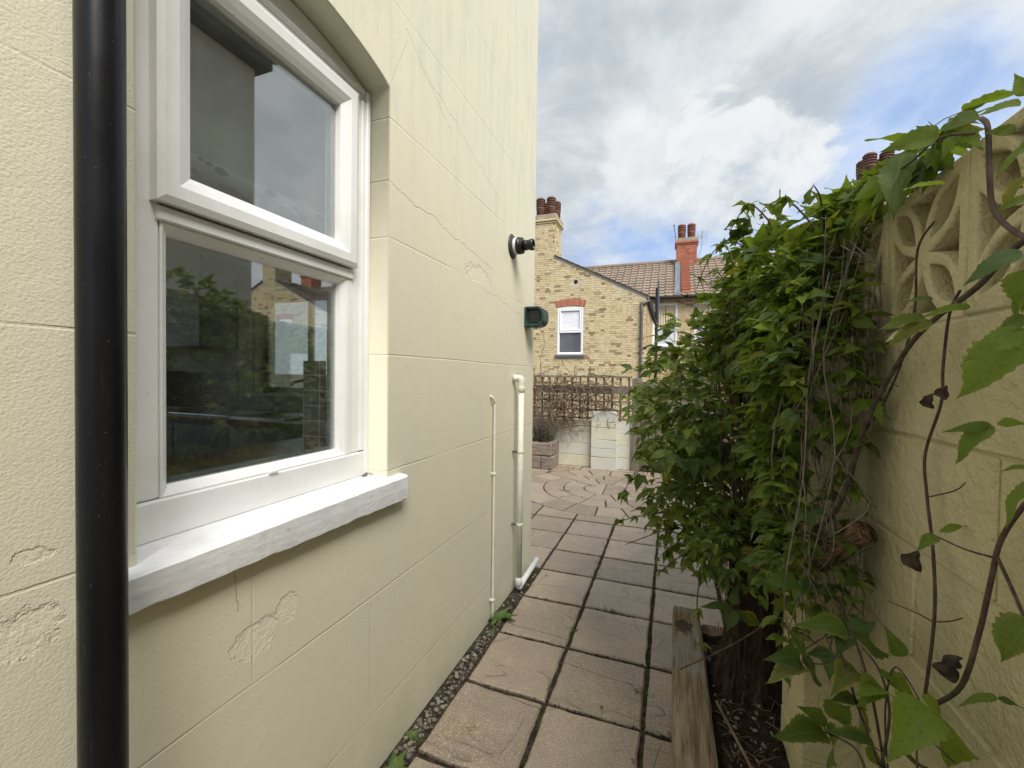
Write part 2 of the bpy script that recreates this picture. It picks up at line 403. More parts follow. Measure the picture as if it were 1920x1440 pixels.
@material('upvc_white')
def _(t):
    o = t.co()
    c = t.mix(t.ss(t.noise(o, 4, 5), .4, .75), (.80, .80, .79), (.71, .71, .69))
    c = t.mix(t.ss(t.noise(o, 45, 3, .6), .70, .77, 0, .55), c, (.4, .38, .33))
    c = t.mix(t.ss(t.noise(t.map(o, scale=(1, 7, 1)), 9, 4, .6), .60, .78, 0, .30), c, (.5, .49, .44))
    return t.pr(c, .32, t.bump(t.noise(o, 14, 2), .002, .2), spec=.45)
@material('sill_paint')
def _(t):
    o = t.co()
    c = t.mix(t.ss(t.noise(o, 6, 5), .35, .7), (.80, .80, .80), (.68, .68, .68))
    c = t.mix(t.ss(t.noise(o, 38, 4, .65), .66, .75, 0, .55), c, (.36, .33, .28))
    h = t.m('ADD', t.m('MULTIPLY', t.noise(o, 22, 4, .6), .0028), t.m('MULTIPLY', t.noise(t.map(o, scale=(1, .3, 1)), 60, 3), .0016))
    return t.pr(c, .55, t.bump(h, 1.0, .8), spec=.35)
@material('black_pipe')
def _(t):
    o = t.co(); x, y, z = t.sep(o)
    sc_ = t.noise(t.map(o, scale=(90, 90, 4)), 2, 4, .6)
    c = t.mix(t.ss(sc_, .62, .74, 0, .22), (.007, .007, .009), (.09, .09, .10))
    c = t.mix(t.ss(t.noise(o, 260, 1), .74, .78, 0, .4), c, (.2, .2, .2))
    return t.pr(c, t.ss(t.noise(o, 7, 4), .3, .7, .26, .38), t.bump(t.noise(o, 9, 2), .002, .3), spec=.28)
@material('window_glass')
def _(t):
    o = t.co()
    fc = t.n('ShaderNodeLayerWeight', None, Blend=.5).outputs['Facing']
    fr = t.m('ADD', .23, t.m('MULTIPLY', t.m('POWER', fc, 3.5), .8), clamp=True)
    dust = t.ss(t.noise(o, 420, 1), .745, .775, 0, .35)
    gl = t.n('ShaderNodeBsdfGlossy', None, Color=(.96, .97, .98), Roughness=.012, Normal=t.bump(t.noise(o, 3.2, 1), .003, .05)).outputs[0]
    tr = t.n('ShaderNodeBsdfTransparent', None, Color=(.86, .89, .87)).outputs[0]
    df = t.n('ShaderNodeBsdfDiffuse', None, Color=(.6, .58, .52)).outputs[0]
    s1 = t.n('ShaderNodeMixShader', None, i0=fr, i1=tr, i2=gl).outputs[0]
    film = t.m('ADD', dust, t.ss(t.noise(o, 6, 4), .4, .8, .004, .03))
    return t.n('ShaderNodeMixShader', None, i0=film, i1=s1, i2=df).outputs[0]
@material('stock_brick')
def _(t):
    o = t.co(); r = t.n('ShaderNodeNewGeometry').outputs['Random Per Island']
    rp = t.n('ShaderNodeValToRGB', None, Fac=r); e = rp.color_ramp.elements
    e[0].color = (.26, .17, .09, 1); e[1].color = (.66, .56, .36, 1)
    for p, k in ((.09, (.36, .26, .15, 1)), (.17, (.54, .43, .24, 1)), (.5, (.60, .495, .29, 1)), (.8, (.63, .53, .335, 1))):
        q = e.new(p); q.color = k
    sp = t.noise(o, 11, 5, .75)
    c = t.mix(t.ss(sp, .55, .66, 0, .8), rp.outputs[0], (.22, .165, .11))
    c = t.mix(t.ss(t.noise(o, .9, 4), .45, .75, 0, .25), c, (.42, .33, .2))
    return t.pr(c, .9, t.bump(sp, .02, .7), spec=.15)
@material('red_brick')
def _(t):
    o = t.co(); r = t.n('ShaderNodeNewGeometry').outputs['Random Per Island']
    c = t.mix(r, (.33, .115, .07), (.50, .20, .125))
    c = t.mix(t.ss(t.noise(o, 7, 4, .7), .55, .75, 0, .5), c, (.16, .09, .065))
    return t.pr(c, .9, t.bump(t.noise(o, 30, 3), .02, .6), spec=.15)
simple('moss', (.05, .07, .022), .95, var=.4, nscale=60)
simple('dark_backing', (.045, .032, .024), .9, var=.4, nscale=8)
simple('mortar', (.52, .47, .37), .95, nscale=6)
simple('red_mortar', (.30, .18, .13), .95, nscale=6)
simple('stone_trim', (.36, .30, .22), .9, nscale=5, var=.25)
simple('terracotta', (.155, .078, .055), .75, nscale=5, var=.35)
simple('terracotta_red', (.23, .095, .062), .75, nscale=5, var=.3)
@material('roof_tile')
def _(t):
    o = t.co()
    c = t.mix(t.ss(t.noise(o, 1.1, 4), .3, .7), (.215, .168, .125), (.265, .21, .158))
    c = t.mix(t.ss(t.noise(o, 9, 4, .7), .52, .75, 0, .55), c, (.13, .095, .075))
    c = t.mix(t.ss(t.noise(o, 4, 3), .58, .8, 0, .35), c, (.36, .28, .15))
    return t.pr(c, .85, spec=.25)
simple('verge_brown', (.07, .055, .045), .85, nscale=4, var=.4)
simple('lead', (.34, .36, .39), .5, nscale=6)
simple('black_plastic', (.02, .02, .022), .4)
simple('grey_pipe', (.12, .105, .10), .5)
simple('white_paint', (.80, .80, .80), .4, var=.04)
simple('dark_interior', (.03, .033, .04), .6)
simple('far_glass_dark', (.10, .105, .12), .06, var=.2, nscale=1.5, spec=.8)
simple('far_glass_pale', (.62, .68, .76), .10, var=.12, nscale=2, spec=.6)
simple('curtain', (.66, .58, .42), .9, var=.10, nscale=4)
@material('patterned_glass')
def _(t):
    o = t.co(); n = t.noise(t.map(o, scale=(1, 1, 1)), 9, 2, .5, 1.2)
    return t.pr(t.mix(t.ss(t.m('ABSOLUTE', t.m('SUBTRACT', n, .5)), .035, .015, 0, .8), (.80, .81, .83), (.55, .58, .66)), .3)
simple('cream_pipe', (.70, .685, .575), .4, var=.06, spec=.5)
simple('white_pipe', (.80, .80, .79), .3, var=.05, spec=.5)
simple('lamp_green', (.025, .058, .058), .38, var=.3, nscale=30)
simple('lamp_glass', (.008, .014, .016), .25, spec=.5)
simple('cable', (.30, .27, .2), .6)
simple('flue_black', (.014, .013, .013), .35, var=.4, nscale=40, bump=.3)
simple('flue_grey', (.04, .038, .037), .4)
simple('seal_white', (.62, .62, .62), .4)
simple('neighbour_render', (.44, .43, .37), .9, nscale=2)
simple('slate_grey', (.10, .11, .13), .6)
simple('room_wall', (.62, .60, .53), .85, var=.04)
simple('room_ceiling', (.6, .6, .57), .9, var=.03)
simple('cabinet', (.42, .44, .43), .5, var=.05)
simple('steel', (.62, .62, .63), .22, 1.0, var=.05)
@material('worktop_wood')
def _(t):
    o = t.co(); g = t.noise(t.map(o, scale=(14, 1.2, 14)), 2.5, 4)
    return t.pr(t.mix(g, (.26, .15, .07), (.42, .26, .13)), .3, spec=.45)
@material('mosaic')
def _(t):
    o = t.co(); x, y, z = t.sep(o)
    def ln(v): return t.ss(t.m('ABSOLUTE', t.m('SUBTRACT', t.m('FRACT', t.m('MULTIPLY', v, 40.0)), .5)), .41, .44)
    g = t.m('MAXIMUM', ln(x), t.m('MAXIMUM', ln(z), t.m('MULTIPLY', ln(y), 0.0)))
    wn = t.n('ShaderNodeTexWhiteNoise', {'noise_dimensions': '3D'}, Vector=t.vm('FLOOR', t.vm('MULTIPLY', o, (40., 0., 40.)))).outputs[0]
    return t.pr(t.mix(g, t.mix(wn, (.04, .032, .03), (.12, .075, .06)), (.30, .27, .25)), .3)
@material('reveal_tile')
def _(t):
    o = t.co(); x, y, z = t.sep(o)
    lz = t.ss(t.m('ABSOLUTE', t.m('SUBTRACT', t.m('FRACT', t.m('MULTIPLY', z, 16.0)), .5)), .45, .48)
    lx = t.ss(t.m('ABSOLUTE', t.m('SUBTRACT', t.m('FRACT', t.m('MULTIPLY', x, 12.0)), .5)), .46, .485)
    return t.pr(t.mix(t.m('MAXIMUM', lz, lx), (.23, .23, .27), (.7, .7, .68)), .2)
@material('blind_fabric')
def _(t):
    o = t.co(); x, y, z = t.sep(o)
    v = t.n('ShaderNodeTexVoronoi', {'feature': 'F1'}, Vector=t.map(o, scale=(1, 14, 26), rot=(.6, 0, 0)), Scale=1.0).outputs[0]
    lf = t.m('MULTIPLY', t.ss(v, .34, .28), t.ss(z, 2.20, 2.195))
    return t.pr(t.mix(lf, t.mix(t.ss(z, 2.195, 2.20), (.72, .73, .70), (.52, .53, .48)), (.24, .26, .26)), .9)
def leafmat(name, dark, light, yel=.06, trans=.28):
    @material(name)
    def _(t):
        r = t.rnd(); uv = t.n('ShaderNodeUVMap').outputs[0]; u, v, _z = t.sep(uv)
        c = t.mix(r, dark, light)
        r2 = t.m('FRACT', t.m('MULTIPLY', r, 17.3))
        edge = t.ss(t.m('ABSOLUTE', u), .55, 1.0)
        c = t.mix(t.m('MULTIPLY', t.m('GREATER_THAN', r2, 1-yel), t.m('ADD', .35, t.m('MULTIPLY', edge, .6))), c, (.30, .27, .04))
        c = t.mix(t.m('MULTIPLY', t.m('LESS_THAN', r2, .22), t.m('MULTIPLY', edge, .45)), c, (.22, .25, .06))
        o = t.co()
        # midrib and side veins
        mid = t.ss(t.m('ABSOLUTE', u), .07, .02)
        vein = t.ss(t.m('ABSOLUTE', t.m('SUBTRACT', t.m('FRACT', t.m('SUBTRACT', t.m('MULTIPLY', v, 7.0), t.m('MULTIPLY', t.m('ABSOLUTE', u), 2.0))), .5)), .09, .02)
        vn = t.m('MAXIMUM', mid, t.m('MULTIPLY', vein, .55))
        c = t.mix(t.m('MULTIPLY', vn, .5), c, t.mix(.5, c, (.26, .32, .12)))
        c = t.mix(t.ss(t.noise(o, 15, 5, .65), .50, .78, 0, .55), c, (.04, .06, .015))
        nr = t.bump(t.m('ADD', t.m('MULTIPLY', vn, -.6), t.noise(o, 60, 2)), .0025, .55)
        p = t.pr(c, .46, nr, spec=.42)
        tc = t.mix(1.0, c, (1.9, 1.75, .75), 'MULTIPLY')
        tl = t.n('ShaderNodeBsdfTranslucent', None, Color=tc).outputs[0]
        return t.n('ShaderNodeMixShader', None, i0=trans, i1=p, i2=tl).outputs[0]
leafmat('leaf_green', (.062, .105, .016), (.165, .235, .034), trans=.34)
leafmat('leaf_deep', (.042, .082, .024), (.10, .165, .034), yel=.04, trans=.24)
leafmat('leaf_bright', (.13, .205, .026), (.22, .31, .042), yel=.03, trans=.38)
leafmat('weed_green', (.06, .12, .025), (.13, .20, .05), yel=.0)
leafmat('lavender_green', (.07, .085, .055), (.14, .14, .11), yel=.0)
simple('leaf_dead', (.055, .040, .030), .9, var=.5, nscale=60)
simple('leaf_pale', (.55, .56, .40), .7, var=.2)
simple('leaf_litter', (.26, .15, .07), .9, var=.5, nscale=30)
simple('vine_bark', (.075, .052, .04), .8, var=.45, nscale=40)
simple('vine_grey', (.17, .135, .11), .85, var=.4, nscale=30)
simple('twig_brown', (.165, .115, .075), .85, var=.45, nscale=14)
simple('cut_wood', (.30, .20, .10), .85, var=.45, nscale=50, bump=.6, bscale=120)
@material('fibrous_wood')
def _(t):
    o = t.co(); d = Vector((.13, -.44, .24)).normalized()
    u = t.vm('DOT_PRODUCT', o, tuple(d)); v = t.vm('DOT_PRODUCT', o, (.95, .28, 0.0)); w_ = t.vm('DOT_PRODUCT', o, (-.13, .45, .88))
    g = t.noise(t.comb(t.m('MULTIPLY', u, 7.0), t.m('MULTIPLY', v, 130.0), t.m('MULTIPLY', w_, 130.0)), 1.0, 5, .65, .4)
    c = t.mix(t.ss(g, .34, .66), (.05, .03, .018), (.33, .215, .11))
    return t.pr(c, .9, t.bump(g, .012, 1.0), spec=.15)
@material('shaggy_bark')
def _(t):
    o = t.co(); g = t.noise(t.map(o, scale=(30, 30, 3)), 2.5, 6, .65, .6)
    c = t.mix(t.ss(g, .3, .72), (.014, .010, .008), (.105, .070, .047))
    return t.pr(c, .9, t.bump(g, .02, 1.0), spec=.15)
simple('ground_earth', (.10, .085, .06), .95, nscale=1.2, var=.35)

# ------------------------------------------------------------------ setting: ground
XW, XF = -1.07, -1.175                    # outer face of the rendered wall, window frame face
YC = 3.39                                 # corner of the rendered house
XR = .47                                  # face of the garden wall
bm = B(); bmesh.ops.create_grid(bm, x_segments=2, y_segments=2, size=400)
for v in bm.verts: v.co.z = -.12
g = obj('ground', bm, 'ground_earth', kind='structure')

# ---- patio: sub-base sheet and individual slabs
CX, CY = -.84, 6.06
pat = obj('patio', box(B(), (-3.9, -1.4, -.10), (1.6, 7.62, -.016)), 'joint_soil', kind='structure')
def slab_mesh(outl, ch=.007, z=0.0, depth=.045, tilt=None):
    bm = B(); n = len(outl)
    cxx = sum(p[0] for p in outl)/n; cyy = sum(p[1] for p in outl)/n
    tx, ty = tilt or (0, 0)
    zz = lambda p: z + (p[0]-cxx)*tx + (p[1]-cyy)*ty
    def ins(p, d):
        v = Vector((cxx-p[0], cyy-p[1])); return (p[0]+v.x/v.length*d, p[1]+v.y/v.length*d)
    top = [bm.verts.new((*ins(p, ch*1.3), zz(p))) for p in outl]
    rim = [bm.verts.new((p[0], p[1], zz(p)-ch)) for p in outl]
    bot = [bm.verts.new((p[0], p[1], z-depth)) for p in outl]
    bm.faces.new(top)
    for a, b in ((top, rim), (rim, bot)):
        for i in range(n): bm.faces.new((a[i], b[i], b[(i+1) % n], a[(i+1) % n]))
    return bm
def rect_outline(x0, x1, y0, y1, k=7, j=.0042):
    P = []
    cs = [(x0, y0), (x1, y0), (x1, y1), (x0, y1)]
    for i in range(4):
        a, b = cs[i], cs[(i+1) % 4]
        for q in range(k):
            t = q/k; P.append((a[0]+(b[0]-a[0])*t+U(-j, j), a[1]+(b[1]-a[1])*t+U(-j, j)))
    return P
xs = [-3.67, -3.22, -2.77, -2.32, -1.87, -1.42, -.970, -.535, -.088, .36, .81, 1.26]
ys = [-.75, -.30, .15, .60, 1.06, 1.51, 1.967, 2.42, 2.892, 3.345, 3.77, 4.20, 4.63, 5.07, 5.51, 5.95, 6.39, 6.83, 7.27, 7.45]
ROUT = 1.215
GAP = .011
for i in range(len(xs)-1):
    for j in range(len(ys)-1):
        x0, x1, y0, y1 = xs[i]+GAP, xs[i+1]-GAP, ys[j]+GAP*1.25, ys[j+1]-GAP*1.25
        if x1 <= -.95 and y1 < 3.36: continue                 # under the house / pebble strip
        if x1 < -1.0 and y0 < 3.40: y0 = max(y0, 3.42)
        if y0 >= y1 - .05: continue
        if x0 > .3 and y1 < 1.0: continue
        far = [math.hypot(x-CX, y-CY) for x in (x0, x1) for y in (y0, y1)]
        nx, ny = min(max(CX, x0), x1), min(max(CY, y0), y1)
        near = math.hypot(nx-CX, ny-CY)
        if max(far) < ROUT + .03: continue
        til = (U(-.006, .006), U(-.006, .006)); z = U(-.0025, .0015)
        if near > ROUT + .012:
            obj('paving_slab', slab_mesh(rect_outline(x0, x1, y0, y1), z=z, tilt=til), 'paving', pat)
        else:                                                  # slab cut to the ring
            N = 10; bm = B(); V = {}; flag = {}
            for a in range(N+1):
                for b in range(N+1):
                    x, y = x0+(x1-x0)*a/N, y0+(y1-y0)*b/N
                    d = math.hypot(x-CX, y-CY); flag[a, b] = d < ROUT+.012
                    if flag[a, b]:
                        x, y = CX+(x-CX)/d*(ROUT+.012), CY+(y-CY)/d*(ROUT+.012)
                    V[a, b] = bm.verts.new((x, y, z))
            for a in range(N):
                for b in range(N):
                    q = [(a, b), (a+1, b), (a+1, b+1), (a, b+1)]
                    if sum(flag[k] for k in q) < 4: bm.faces.new([V[k] for k in q])
            bmesh.ops.delete(bm, geom=[v for v in bm.verts if not v.link_faces], context='VERTS')
            if len(bm.faces) < 4: bm.free(); continue
            bmesh.ops.dissolve_limit(bm, angle_limit=.02, verts=bm.verts[:], edges=bm.edges[:])
            ex = bmesh.ops.extrude_face_region(bm, geom=bm.faces[:])
            for v in ex['geom']:
                if isinstance(v, bmesh.types.BMVert): v.co.z -= .045
            obj('paving_slab', bm, 'paving', pat)
def ring(r0, r1, n, off):
    for k in range(n):
        a0 = off + 2*math.pi*k/n; a1 = off + 2*math.pi*(k+1)/n
        g1 = .0085/r1; g0 = .0085/max(r0, .12)
        seg = max(3, int((a1-a0)*r1/.09)+1)
        P = [(CX+(r1-.0085)*math.cos(a0+g1+(a1-a0-2*g1)*q/seg), CY+(r1-.0085)*math.sin(a0+g1+(a1-a0-2*g1)*q/seg)) for q in range(seg+1)]
        if r0 > 0: P += [(CX+(r0+.0085)*math.cos(a1-g0-(a1-a0-2*g0)*q/seg), CY+(r0+.0085)*math.sin(a1-g0-(a1-a0-2*g0)*q/seg)) for q in range(seg+1)]
        else: P += [(CX+.008*math.cos((a0+a1)/2), CY+.008*math.sin((a0+a1)/2))]
        obj('ring_slab', slab_mesh(P, ch=.004, z=U(-.002, .001)), 'paving', pat)
ring(0, .288, 4, .03); ring(.288, .570, 10, .08); ring(.570, .855, 16, .16); ring(.855, ROUT, 20, .05)

# ---- pebble strip at the foot of the house wall
peb = obj('pebble_strip', box(B(), (-1.075, -.3, -.09), (-.972, 3.40, -.030)), 'joint_soil', kind='structure')
pm = []
for k in range(4):
    bm = B(); bmesh.ops.create_icosphere(bm, subdivisions=2, radius=1)
    s = Vector((U(.8, 1.1), U(.65, .85), U(.5, .65)))
    for v in bm.verts:
        v.co = Vector((v.co.x*s.x, v.co.y*s.y, v.co.z*s.z))*(1+.22*mn.noise(v.co*1.1+Vector((k*7, 0, 0))))
    pm.append(mesh(bm, 'pebble', True, 'pebble'))
cnt = 0; placed = []
tries = 0
while cnt < 296 and tries < 9000:
    tries += 1
    y = 1.0 + 2.28*random.random()**1.25; x = U(-1.052, -.982); r = U(.008, .0165)
    if y > 2.62 and y < 2.82 and random.random() < .7: continue
    lay = 0 if cnt < 200 else 1
    if any((x-a)**2+(y-b)**2 < ((r+c)*(.74 if lay == 0 else .6))**2 and lay == l for a, b, c, l in placed[-220:]): continue
    placed.append((x, y, r, lay))
    mw = Matrix.Translation((x, y, -.022+lay*.012+U(-.003, .003))) @ Euler((U(-.4, .4), U(-.4, .4), U(0, 6.28))).to_matrix().to_4x4() @ Matrix.Scale(r, 4)
    inst('pebble', random.choice(pm), peb, mw); cnt += 1

bm = B()
for k in range(1500):
    y = U(.3, 3.36) if k < 700 else 1.0+1.4*random.random(); r = U(.006, .0115)
    if 2.66 < y < 2.80 and random.random() < .6: continue
    bmesh.ops.create_icosphere(bm, subdivisions=1, radius=r, matrix=Matrix.Translation((U(-1.062, -.976), y, -.028+U(0, .009))) @ Euler((U(-.5, .5), U(-.5, .5), U(0, 6.28))).to_matrix().to_4x4() @ Matrix.Diagonal((1, .75, .6, 1)))
obj('small_pebbles', bm, 'pebble_small', peb, True, 'stuff')
# ------------------------------------------------------------------ the rendered house on the left
house = thing('rendered_house', 'cream rendered house wall with an arched white window, filling the left side', 'house', (-2.5, 1, 0))
YL, YR = .579, 1.441                       # jambs of the opening
ZS, ZSP, ZCR = 1.10, 2.715, 2.785          # sill level, springing and crown of the arch
def arch(y0, y1, zb, zs, zc, n=14, grow=0):
    cy = (y0+y1)/2; half = (y1-y0)/2; rise = zc-zs
    rad = (half*half+rise*rise)/(2*rise); P = [(y0, zb), (y1, zb)]
    a = math.asin(half/rad)
    for k in range(n+1):
        t = a - 2*a*k/n; P.append((cy+rad*math.sin(t), zc-rad+rad*math.cos(t)))
    return P
wall_p = [(-3.2, -.11), (YC, -.11), (YC, 6.2), (-3.2, 6.2)]
obj('wall', sheet([wall_p, arch(YL, YR, ZS, ZSP, ZCR)], standX(XW), .24, .006, 'wall'), 'cream_render', house)
# end wall (faces the patio) with its kitchen window opening, far sides, flat lid
EW = [(-3.95, 1.36), (-2.75, 1.36), (-2.75, 2.35), (-3.95, 2.35)]
obj('end_wall', sheet([[(-5.4, -.11), (-1.312, -.11), (-1.312, 6.2), (-5.4, 6.2)], EW], standY(YC-.24), .238, 0, 'end_wall').copy(), 'cream_render', house)
obj('side_wall', sheet([[(-3.2, -.11), (YC-.243, -.11), (YC-.243, 6.2), (-3.2, 6.2)], [(.2, 1.15), (2.5, 1.15), (2.5, 2.6), (.2, 2.6)]], standX(-5.2), .2, 0, 'side'), 'cream_render', house)  # unseen opening added in this wall to let daylight into the kitchen
boxo('rear_wall', (-5.19, -3.2, -.11), (-1.312, -3.0, 6.2), 'cream_render', house, 0)
boxo('flat_roof', (-5.4, -3.2, 6.203), (-1.07, YC, 6.3), 'slate_grey', house, 0)
# room behind the window
boxo('room_floor', (-5.19, -2.99, .2), (-1.315, YC-.245, .3), 'worktop_wood', house, 0)
boxo('room_ceiling', (-5.19, -2.99, 2.86), (-1.315, YC-.245, 2.95), 'room_ceiling', house, 0)
boxo('room_partition', (-5.19, -1.6, .303), (-1.315, -1.5, 2.857), 'room_wall', house, 0)

# ---- the window
win = obj('window', B(), 'upvc_white', house)           # filled in below: outer frame
bm = B()
FY0, FY1, FZ0, FZ1 = YL+.002, YR-.002, 1.157, 2.706
def rail(bm, y0, y1, z0, z1, x0, x1, bev=.004): box(bm, (x0, y0, z0), (x1, y1, z1), bev)
rail(bm, FY0, .682, FZ0+.10, 2.66, XF-.07, XF)                        # left jamb
rail(bm, 1.352, FY1, FZ0+.10, 2.66, XF-.07, XF)                       # right jamb, three stepped bands
rail(bm, 1.395, FY1-.003, FZ0+.103, 2.657, XF-.05, XF+.010)
rail(bm, FY1-.022, FY1-.001, FZ0+.003, 2.700, XF-.05, XF+.017)
rail(bm, FY0, FY1, 2.660, 2.706, XF-.07, XF)                          # head
rail(bm, FY0+.003, FY1-.025, 2.685, 2.703, XF-.05, XF+.012)
rail(bm, FY0, FY1, FZ0+.0, FZ0+.098, XF-.07, XF+.012)                 # deep bottom piece
me_new = mesh(bm, 'upvc_white'); win.data = me_new
def bevel_frame(name, y0, y1, z0, z1, wd, x_out, x_in, parent, mat='upvc_white', lip=.012, face=.55, drop=.020):
    """mitred four-sided section: outer edge, flat face, slope down to the glass"""
    bm = B()
    prof = [(0, x_in), (0, x_out-lip*.4), (lip, x_out), (wd*face+lip*.3, x_out), (wd*.80, x_out-drop*.5), (wd, x_out-drop), (wd, x_in)]
    loops = []
    for d, x in prof:
        loops.append([bm.verts.new((x, a, b)) for a, b in ((y0+d, z0+d), (y1-d, z0+d), (y1-d, z1-d), (y0+d, z1-d))])
    for i in range(len(loops)-1):
        for k in range(4): bm.faces.new((loops[i][k], loops[i][(k+1) % 4], loops[i+1][(k+1) % 4], loops[i+1][k]))
    return obj(name, bm, mat, parent)
# lower fixed light
bevel_frame('bead_frame', .6825, 1.322, 1.2555, 1.9355, .026, XF+.003, XF-.06, win, lip=.003, face=.12, drop=.030)
obj('inner_rail', box(B(), (XF-.065, 1.3225, 1.2555), (XF+.004, 1.3515, 1.9355), .003), 'upvc_white', win)
# transom below the opening sash
obj('transom', box(B(), (XF-.06, .672, 1.936), (XF+.012, 1.352, 1.972), .004), 'upvc_white', win)
# opening top sash, proud of the frame
bevel_frame('sash', .660, 1.352, 1.978, 2.645, .083, XF+.036, XF-.055, win, lip=.016, face=.5)
obj('glass_pane', box(B(), (XF-.034, .700, 1.272), (XF-.028, 1.304, 1.918)), 'window_glass', win)
obj('glass_pane', box(B(), (XF-.012, .741, 2.058), (XF-.006, 1.271, 2.565)), 'window_glass', win)
for z0, z1, y0, y1, xx in ((1.283, 1.908, .7095, 1.2955, XF-.047), (2.058, 2.565, .741, 1.271, XF-.025)):
    bm = B()                                             # dark spacer bar of the sealed unit
    for a, b in (((y0, z0), (y1, z0+.010)), ((y0, z1-.010), (y1, z1)), ((y0, z0+.011), (y0+.010, z1-.011)), ((y1-.010, z0+.011), (y1, z1-.011))):
        box(bm, (xx-.012, a[0], a[1]), (xx, b[0], b[1]))
    obj('spacer_bar', bm, 'lead', win)
obj('infill_panel', sheet([[(FY0, 2.7085)] + [(FY1, 2.7085)] + [p for p in arch(FY0, FY1, 2.7085, ZSP-.004, ZCR-.004)[2:]]], standX(XF-.004), .05, .003, 'infill'), 'upvc_white', win)
# drain-slot cover on the bottom piece
dp = atX(512, 884, XF+.012)
obj('drain_cover', box(B(), (XF+.011, dp.y-.018, dp.z-.006), (XF+.019, dp.y+.018, dp.z+.006), .004), 'upvc_white', win)
# stone sill, painted white, lower edge broken
bm = B(); N = 46; rows = []
for i in range(N+1):
    y = .50 + (1.529-.50)*i/N
    fr = .0018*mn.noise((y*16, 3, 1)); zb = 1.064 - .020*(i/N) + .006*mn.noise((y*11, 0, 5)) + .009*max(0, mn.noise((y*37, 8, 5))-.12)
    fx = -1.029 + fr
    zt = 1.146 + .003*mn.noise((y*12, 9, 2))
    rows.append([bm.verts.new(c) for c in ((XW-.10, y, 1.158), (XW-.03, y, 1.155), (fx-.008, y, zt+.001), (fx, y, zt-.006), (fx+.002*mn.noise((y*40, 1, 1)), y, (zt+zb)/2), (fx-.002, y, zb+.006), (fx-.010, y, zb), (XW-.02, y, zb-.004), (XW-.10, y, 1.06))])
for i in range(N):
    for k in range(8): bm.faces.new((rows[i][k], rows[i+1][k], rows[i+1][k+1], rows[i][k+1]))
bm.faces.new(rows[0]); bm.faces.new(rows[-1][::-1])
obj('sill', bm, 'sill_paint', house)
# debris in the corner of the sill
bm = B()
for k in range(26):
    p = Vector((U(XF+.02, XF+.055), 1.425+U(-.045, .012), 1.160+U(0, .006)))
    tube(bm, [p, p+Vector((U(-.012, .012), U(-.02, .02), U(0, .012)))], .0011, 3)
tag(obj('corner_debris', bm, 'vine_bark'), 'dark twiggy debris in the far corner of the white window sill', 'debris')

# ---- kitchen seen through the panes
boxo('end_lining', (-5.18, 2.99, 2.36), (-1.32, 3.145, 2.855), 'room_wall', house, 0)
boxo('end_lining', (-2.74, 2.99, .305), (-1.32, 3.145, 2.355), 'room_wall', house, 0)
boxo('end_lining', (-5.18, 2.99, .305), (-3.96, 3.145, 2.355), 'room_wall', house, 0)
boxo('end_lining', (-3.955, 2.99, .305), (-2.745, 3.145, 1.355), 'room_wall', house, 0)
boxo('tiled_reveal', (-1.42, 1.352, 1.21), (-1.318, 1.37, 1.62), 'reveal_tile', house, 0)
ew = bevel_frame('kitchen_window', 0, 1.2, 0, .98, .06, .03, -.03, house)
ew.data.transform(Matrix(((0, -1, 0, -2.75), (1, 0, 0, YC-.10), (0, 0, 1, 1.365), (0, 0, 0, 1))))
bm = B(); box(bm, (-3.38, YC-.12, 1.42), (-3.33, YC-.07, 2.29), .004); obj('mullion', bm, 'upvc_white', ew)
obj('pane', box(B(), (-3.90, YC-.10, 1.42), (-2.80, YC-.095, 2.29)), 'window_glass', ew)
# worktops, wall units, sink and tap
boxo('worktop', (-1.95, -1.0, 1.17), (-1.32, 2.36, 1.205), 'worktop_wood'); wt = bpy.data.objects['worktop']
tag(wt, 'brown wooden worktop just inside the window glass', 'worktop')
wt2 = boxo('worktop', (-4.6, 2.36, 1.165), (-1.32, 2.985, 1.20), 'worktop_wood'); tag(wt2, 'dim worktop along the far kitchen wall, holding the sink', 'worktop')
bu = thing('base_cabinet', 'dark base cabinet under the far sink worktop, seen through the window', 'cabinet', (-3, 2.7, .3))
boxo('carcass', (-4.6, 2.40, .305), (-1.97, 2.98, 1.163), 'cabinet', bu)
for k in range(4): boxo('door', (-4.58+k*.655, 2.38, .36), (-3.94+k*.655, 2.398, 1.14), 'cabinet', bu)
wu = thing('wall_cabinet', 'grey kitchen wall cabinet with two bar handles, behind the window glass', 'cabinet', (-4.4, 2.8, 1.8))
boxo('carcass', (-5.15, 2.66, 1.80), (-3.99, 2.985, 2.75), 'cabinet', wu)
for k in range(2):
    d = boxo('door', (-5.14+k*.58, 2.638, 1.805), (-4.565+k*.57, 2.657, 2.745), 'cabinet', wu)
    tube(bm2 := B(), [(-4.62+k*.11, 2.61, 1.88), (-4.62+k*.11, 2.61, 2.12)], .006, 6); obj('handle', bm2, 'steel', d)
boxo('splashback', (-5.17, 2.974, 1.20), (-3.965, 2.988, 1.57), 'mosaic', house, 0)
boxo('splashback', (-3.96, 2.974, 1.20), (-1.33, 2.988, 1.35), 'mosaic', house, 0)
tp = atY(601, 770, 2.72); tp.z = 1.20
tap = thing('kitchen_tap', 'curved chrome swan-neck tap standing at the kitchen sink', 'tap', tp)
tube(bm := B(), smooth_path([tp, tp+Vector((0, 0, .17)), tp+Vector((-.02, -.02, .25)), tp+Vector((-.09, -.05, .305)), tp+Vector((-.17, -.08, .30)), tp+Vector((-.21, -.1, .27))], 5), .012, 8)
obj('spout', bm, 'steel', tap, True)
obj('base', lathe(B(), [(.028, 0), (.028, .04), (.02, .06)], tp), 'steel', tap, True)
sk = thing('kitchen_sink', 'stainless steel sink and drainer set in the far worktop', 'sink', (-3.2, 2.6, 1.2))
